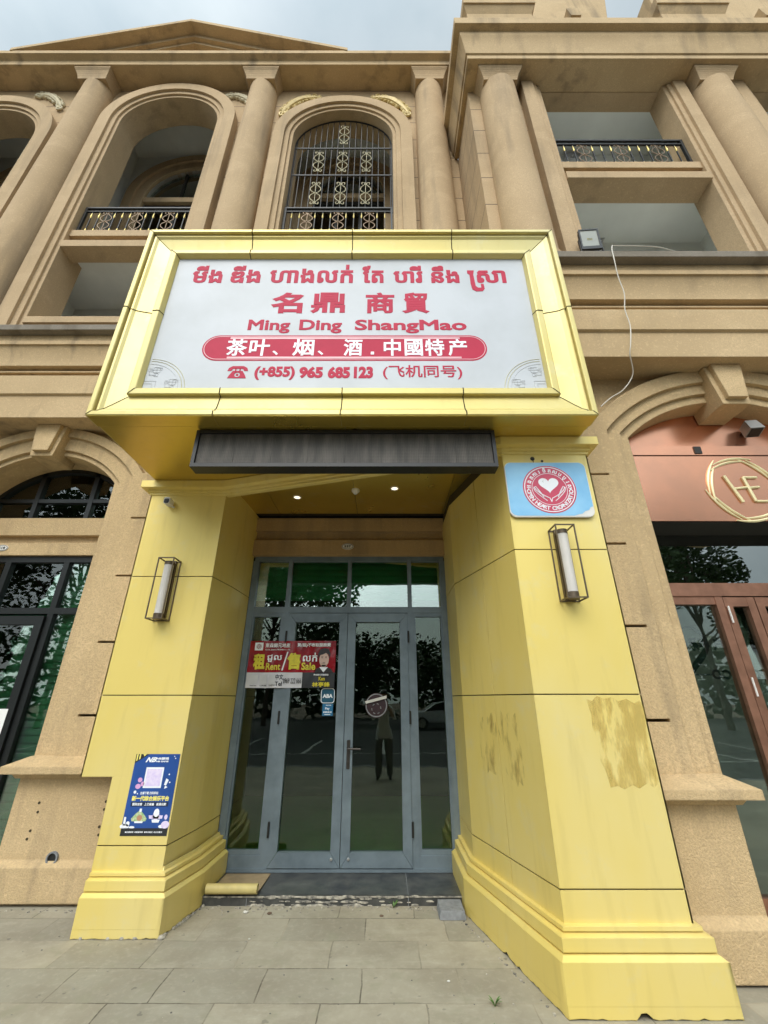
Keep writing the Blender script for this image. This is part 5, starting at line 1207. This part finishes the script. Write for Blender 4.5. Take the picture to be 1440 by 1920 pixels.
tree('low round tree across the street, reflected in the right door', 1.6, -24, 5.6, 3.6, 4, 2600, 1.0); tree('low bushy tree behind the white car across the street', 7.5, -25, 5.4, 3.6, 5, 2600, 1.0); tree('low tree across the street, reflected in the left door', -3.4, -25, 6.2, 3.4, 6, 2600, 1.0)
T = thing('street_lamp', 'grey street lamp with one curved arm across the street', 'street lamp', (23.6, -17, 0))
mb = MB(); mb.tube([(23.6, -17, 0), (23.6, -17, 7.2)], [.09, .06], 8); mb.build('pole', 'steel', T); mb = MB(); mb.tube([(23.3, -17, 6.9), (23.8, -17, 7.6), (24.6, -17, 8.5), (25.4, -17, 8.9)], .045, 6); mb.tube([(23.6, -17, 7.1), (23.1, -17, 7.5), (23.6, -17, 8.0)], .03, 6); mb.build('arm', 'steel', T); mb = MB(); mb.ball((25.8, -17, 8.95), (.45, .16, .07), 10, 6); mb.build('lamp_head', 'darkmetal', T)
T = thing('parked_car', 'white hatchback parked across the street, reflected in the right side light', 'car', (3.4, -17, 0))
side = [(-1.95, .35), (-2.0, .7), (-1.85, .95), (-1.1, 1.02), (-.45, 1.48), (.9, 1.5), (1.7, 1.05), (1.98, .95), (2.02, .5), (1.95, .32)]
mb = MB(); mb.plate([side], -.82, .82); b_ = mb.build('body', 'carwhite', T); b_.matrix_parent_inverse = Matrix.Identity(4)
bv = b_.modifiers.new('bevel', 'BEVEL'); bv.width = .08; bv.segments = 3
gl = MB(); gl.plate([[(-1.02, 1.04), (-.42, 1.42), (.88, 1.44), (1.55, 1.06)]], -.835, .835); k_ = gl.build('window', 'black', T); k_.matrix_parent_inverse = Matrix.Identity(4); k_.location = (0, 0, 0)
for wx in (-1.25, 1.3):
    for wy in (-.8, .62):
        mb = MB(); mb.disc((wx, .32), .32, wy, wy + .2, 24); k_ = mb.build('wheel', 'rubber', T); k_.matrix_parent_inverse = Matrix.Identity(4)
        r_ = MB(); r_.disc((wx, .32), .2, wy - .01, wy + .21, 16); r_.build('rim', 'steel', k_)

rnd = random.Random(77); vs = []; fs = []; mb = MB()
for k in range(9000):
    x = rnd.uniform(-75, 75); top = 5.2 + 1.6 * sin(x * .31) + 1.1 * sin(x * .83 + 1) + .7 * sin(x * 2.1); z = top * rnd.random() ** .8; y = -33 + rnd.uniform(-2, 2)
    a = Vector((rnd.uniform(-1, 1), rnd.uniform(-1, 1), rnd.uniform(-.6, .8))).normalized(); b = a.orthogonal().normalized(); l = rnd.uniform(.5, 1.3); p = Vector((x, y, z)); o_ = len(vs)
    vs += [p, p + a * l * .5 + b * l * .3, p + a * l, p + a * l * .5 - b * l * .3]; fs.append((o_, o_ + 1, o_ + 2, o_ + 3))
me = bpy.data.meshes.new('treeline'); me.from_pydata(vs, [], fs); me.materials.append(M['leaf']); o = put('treeline', me); o['kind'] = 'stuff'; tag(o, 'dark mass of far trees beyond the street, seen only in the glass', 'trees')
# ------------------------------------------------------------------ the photographer, seen only as a reflection in the right door
T = thing('person', 'person in pale shirt and grey trousers holding up a phone, reflected in the door', 'person', (0, -.42, 0))
J = [((0, -.42, .95), .135, .10), ((0, -.43, 1.12), .125, .095), ((0, -.43, 1.30), .155, .10), ((0, -.42, 1.42), .13, .085), ((0, -.41, 1.50), .052, .055), ((0, -.385, 1.575), .068, .082), ((0, -.38, 1.66), .078, .098), ((0, -.39, 1.73), .06, .075)]
ed = [(i, i + 1) for i in range(7)]
def limb(start, pts):
    a = start
    for p in pts: J.append(p); ed.append((a, len(J) - 1)); a = len(J) - 1
for sx in (-1, 1):
    limb(0, [((sx * .10, -.42, .86), .10, .105), ((sx * .115, -.40, .50), .09, .09), ((sx * .125, -.43, .11), .07, .07), ((sx * .125, -.40, .045), .042, .04), ((sx * .14, -.27, .03), .036, .026)])
    limb(3, [((sx * .17, -.42, 1.40), .058, .06), ((sx * .25, -.36, 1.18), .044, .044), ((sx * .12, -.14, 1.40), .032, .032), ((sx * .085, -.085, 1.46), .03, .022), ((sx * .075, -.06, 1.52), .028, .016)])
me = bpy.data.meshes.new('body'); me.from_pydata([j[0] for j in J], ed, []); o = put('body', me, T)
sk = o.modifiers.new('skin', 'SKIN'); sk.use_smooth_shade = True; o.modifiers.new('sub', 'SUBSURF').levels = 2; o.modifiers['sub'].render_levels = 2
for v, j in zip(me.skin_vertices[0].data, J): v.radius = (j[1], j[2])
me.skin_vertices[0].data[0].use_root = True
dg = bpy.context.evaluated_depsgraph_get(); dg.update(); em_ = bpy.data.meshes.new_from_object(o.evaluated_get(dg)); o.modifiers.clear(); o.data = em_
em_.materials.clear()
for k in ('shirt', 'trousers', 'realskin', 'black'): em_.materials.append(M[k])
for p in em_.polygons:
    c = p.center; hand = c.y > -.26 and c.z > 1.1
    p.material_index = 3 if c.z < .08 else 1 if c.z < .80 else 2 if (hand or c.z > 1.475) else 0
    p.use_smooth = True
mb = MB(); mb.ball((0, -.405, 1.70), (.086, .105, .098), 18, 10); mb.v = [(x, y - (.03 if z < 1.70 else 0), z) for x, y, z in mb.v]; mb.build('hair', 'hairblack', T)
mb = MB()
for sx in (-1, 1): mb.ball((sx * .03, -.292, 1.665), (.012, .006, .006), 8, 5)
mb.build('eye', 'hairblack', T); mb = MB(); mb.frustum((-.016, .016, -.30, -.262, 1.615), (-.007, .007, -.30, -.285, 1.665)); mb.build('nose', 'realskin', T); mb = MB(); mb.ball((0, -.297, 1.588), (.024, .008, .006), 8, 5); mb.build('mouth', 'stickred', T)
mb = MB(); 
for sx in (-1, 1): mb.ball((sx * .08, -.385, 1.655), (.012, .02, .03), 8, 6)
mb.build('ear', 'realskin', T)
for sx in (-1, 1):
    for k in range(4):
        mb = MB(); z = 1.475 + k * .022; mb.tube([(sx * .075, -.075, z), (sx * .066, -.05, z + .006), (sx * .048, -.043, z + .008), (sx * .034, -.045, z + .006)][: (4 if k else 3)], [.009, .009, .008, .007][: (4 if k else 3)], 6); mb.build('finger', 'realskin', T)
    mb = MB(); mb.tube([(sx * .07, -.09, 1.48), (sx * .052, -.098, 1.51), (sx * .036, -.085, 1.535)], [.011, .010, .008], 6); mb.build('thumb', 'realskin', T)
mb = MB(); mb.box(-.038, .038, -.066, -.057, 1.475, 1.63); tag(mb.build('mobile_phone', 'black'), 'black phone held up in both hands, seen only in the door glass', 'phone')

random.seed(31); mb = MB()
for k in range(260):
    u = random.random()
    if u < .45: x, y = random.uniform(-1.5, .6), 4.57 - abs(random.gauss(0, .05))
    elif u < .65: x, y = random.uniform(-3.6, -2.2), 4.52 - abs(random.gauss(0, .03))
    elif u < .8: t_ = random.random(); x, y = .64 + .34 * t_ - .02, 4.33 - 1.12 * t_ - abs(random.gauss(0, .03)) * .5
    else: x, y = random.uniform(-2.5, 1.2), random.uniform(2.95, 4.5)
    q = random.uniform(.002, .006) if u > .8 else random.uniform(.003, .010); mb.ball((x, y, .004 + q * .3), (q * 1.3, q, q * .6), 5, 3)
o = mb.build('grit', 'mortar'); o['kind'] = 'stuff'; tag(o, 'loose grit and crumbs along the doorstep, walls and paving', 'grit')
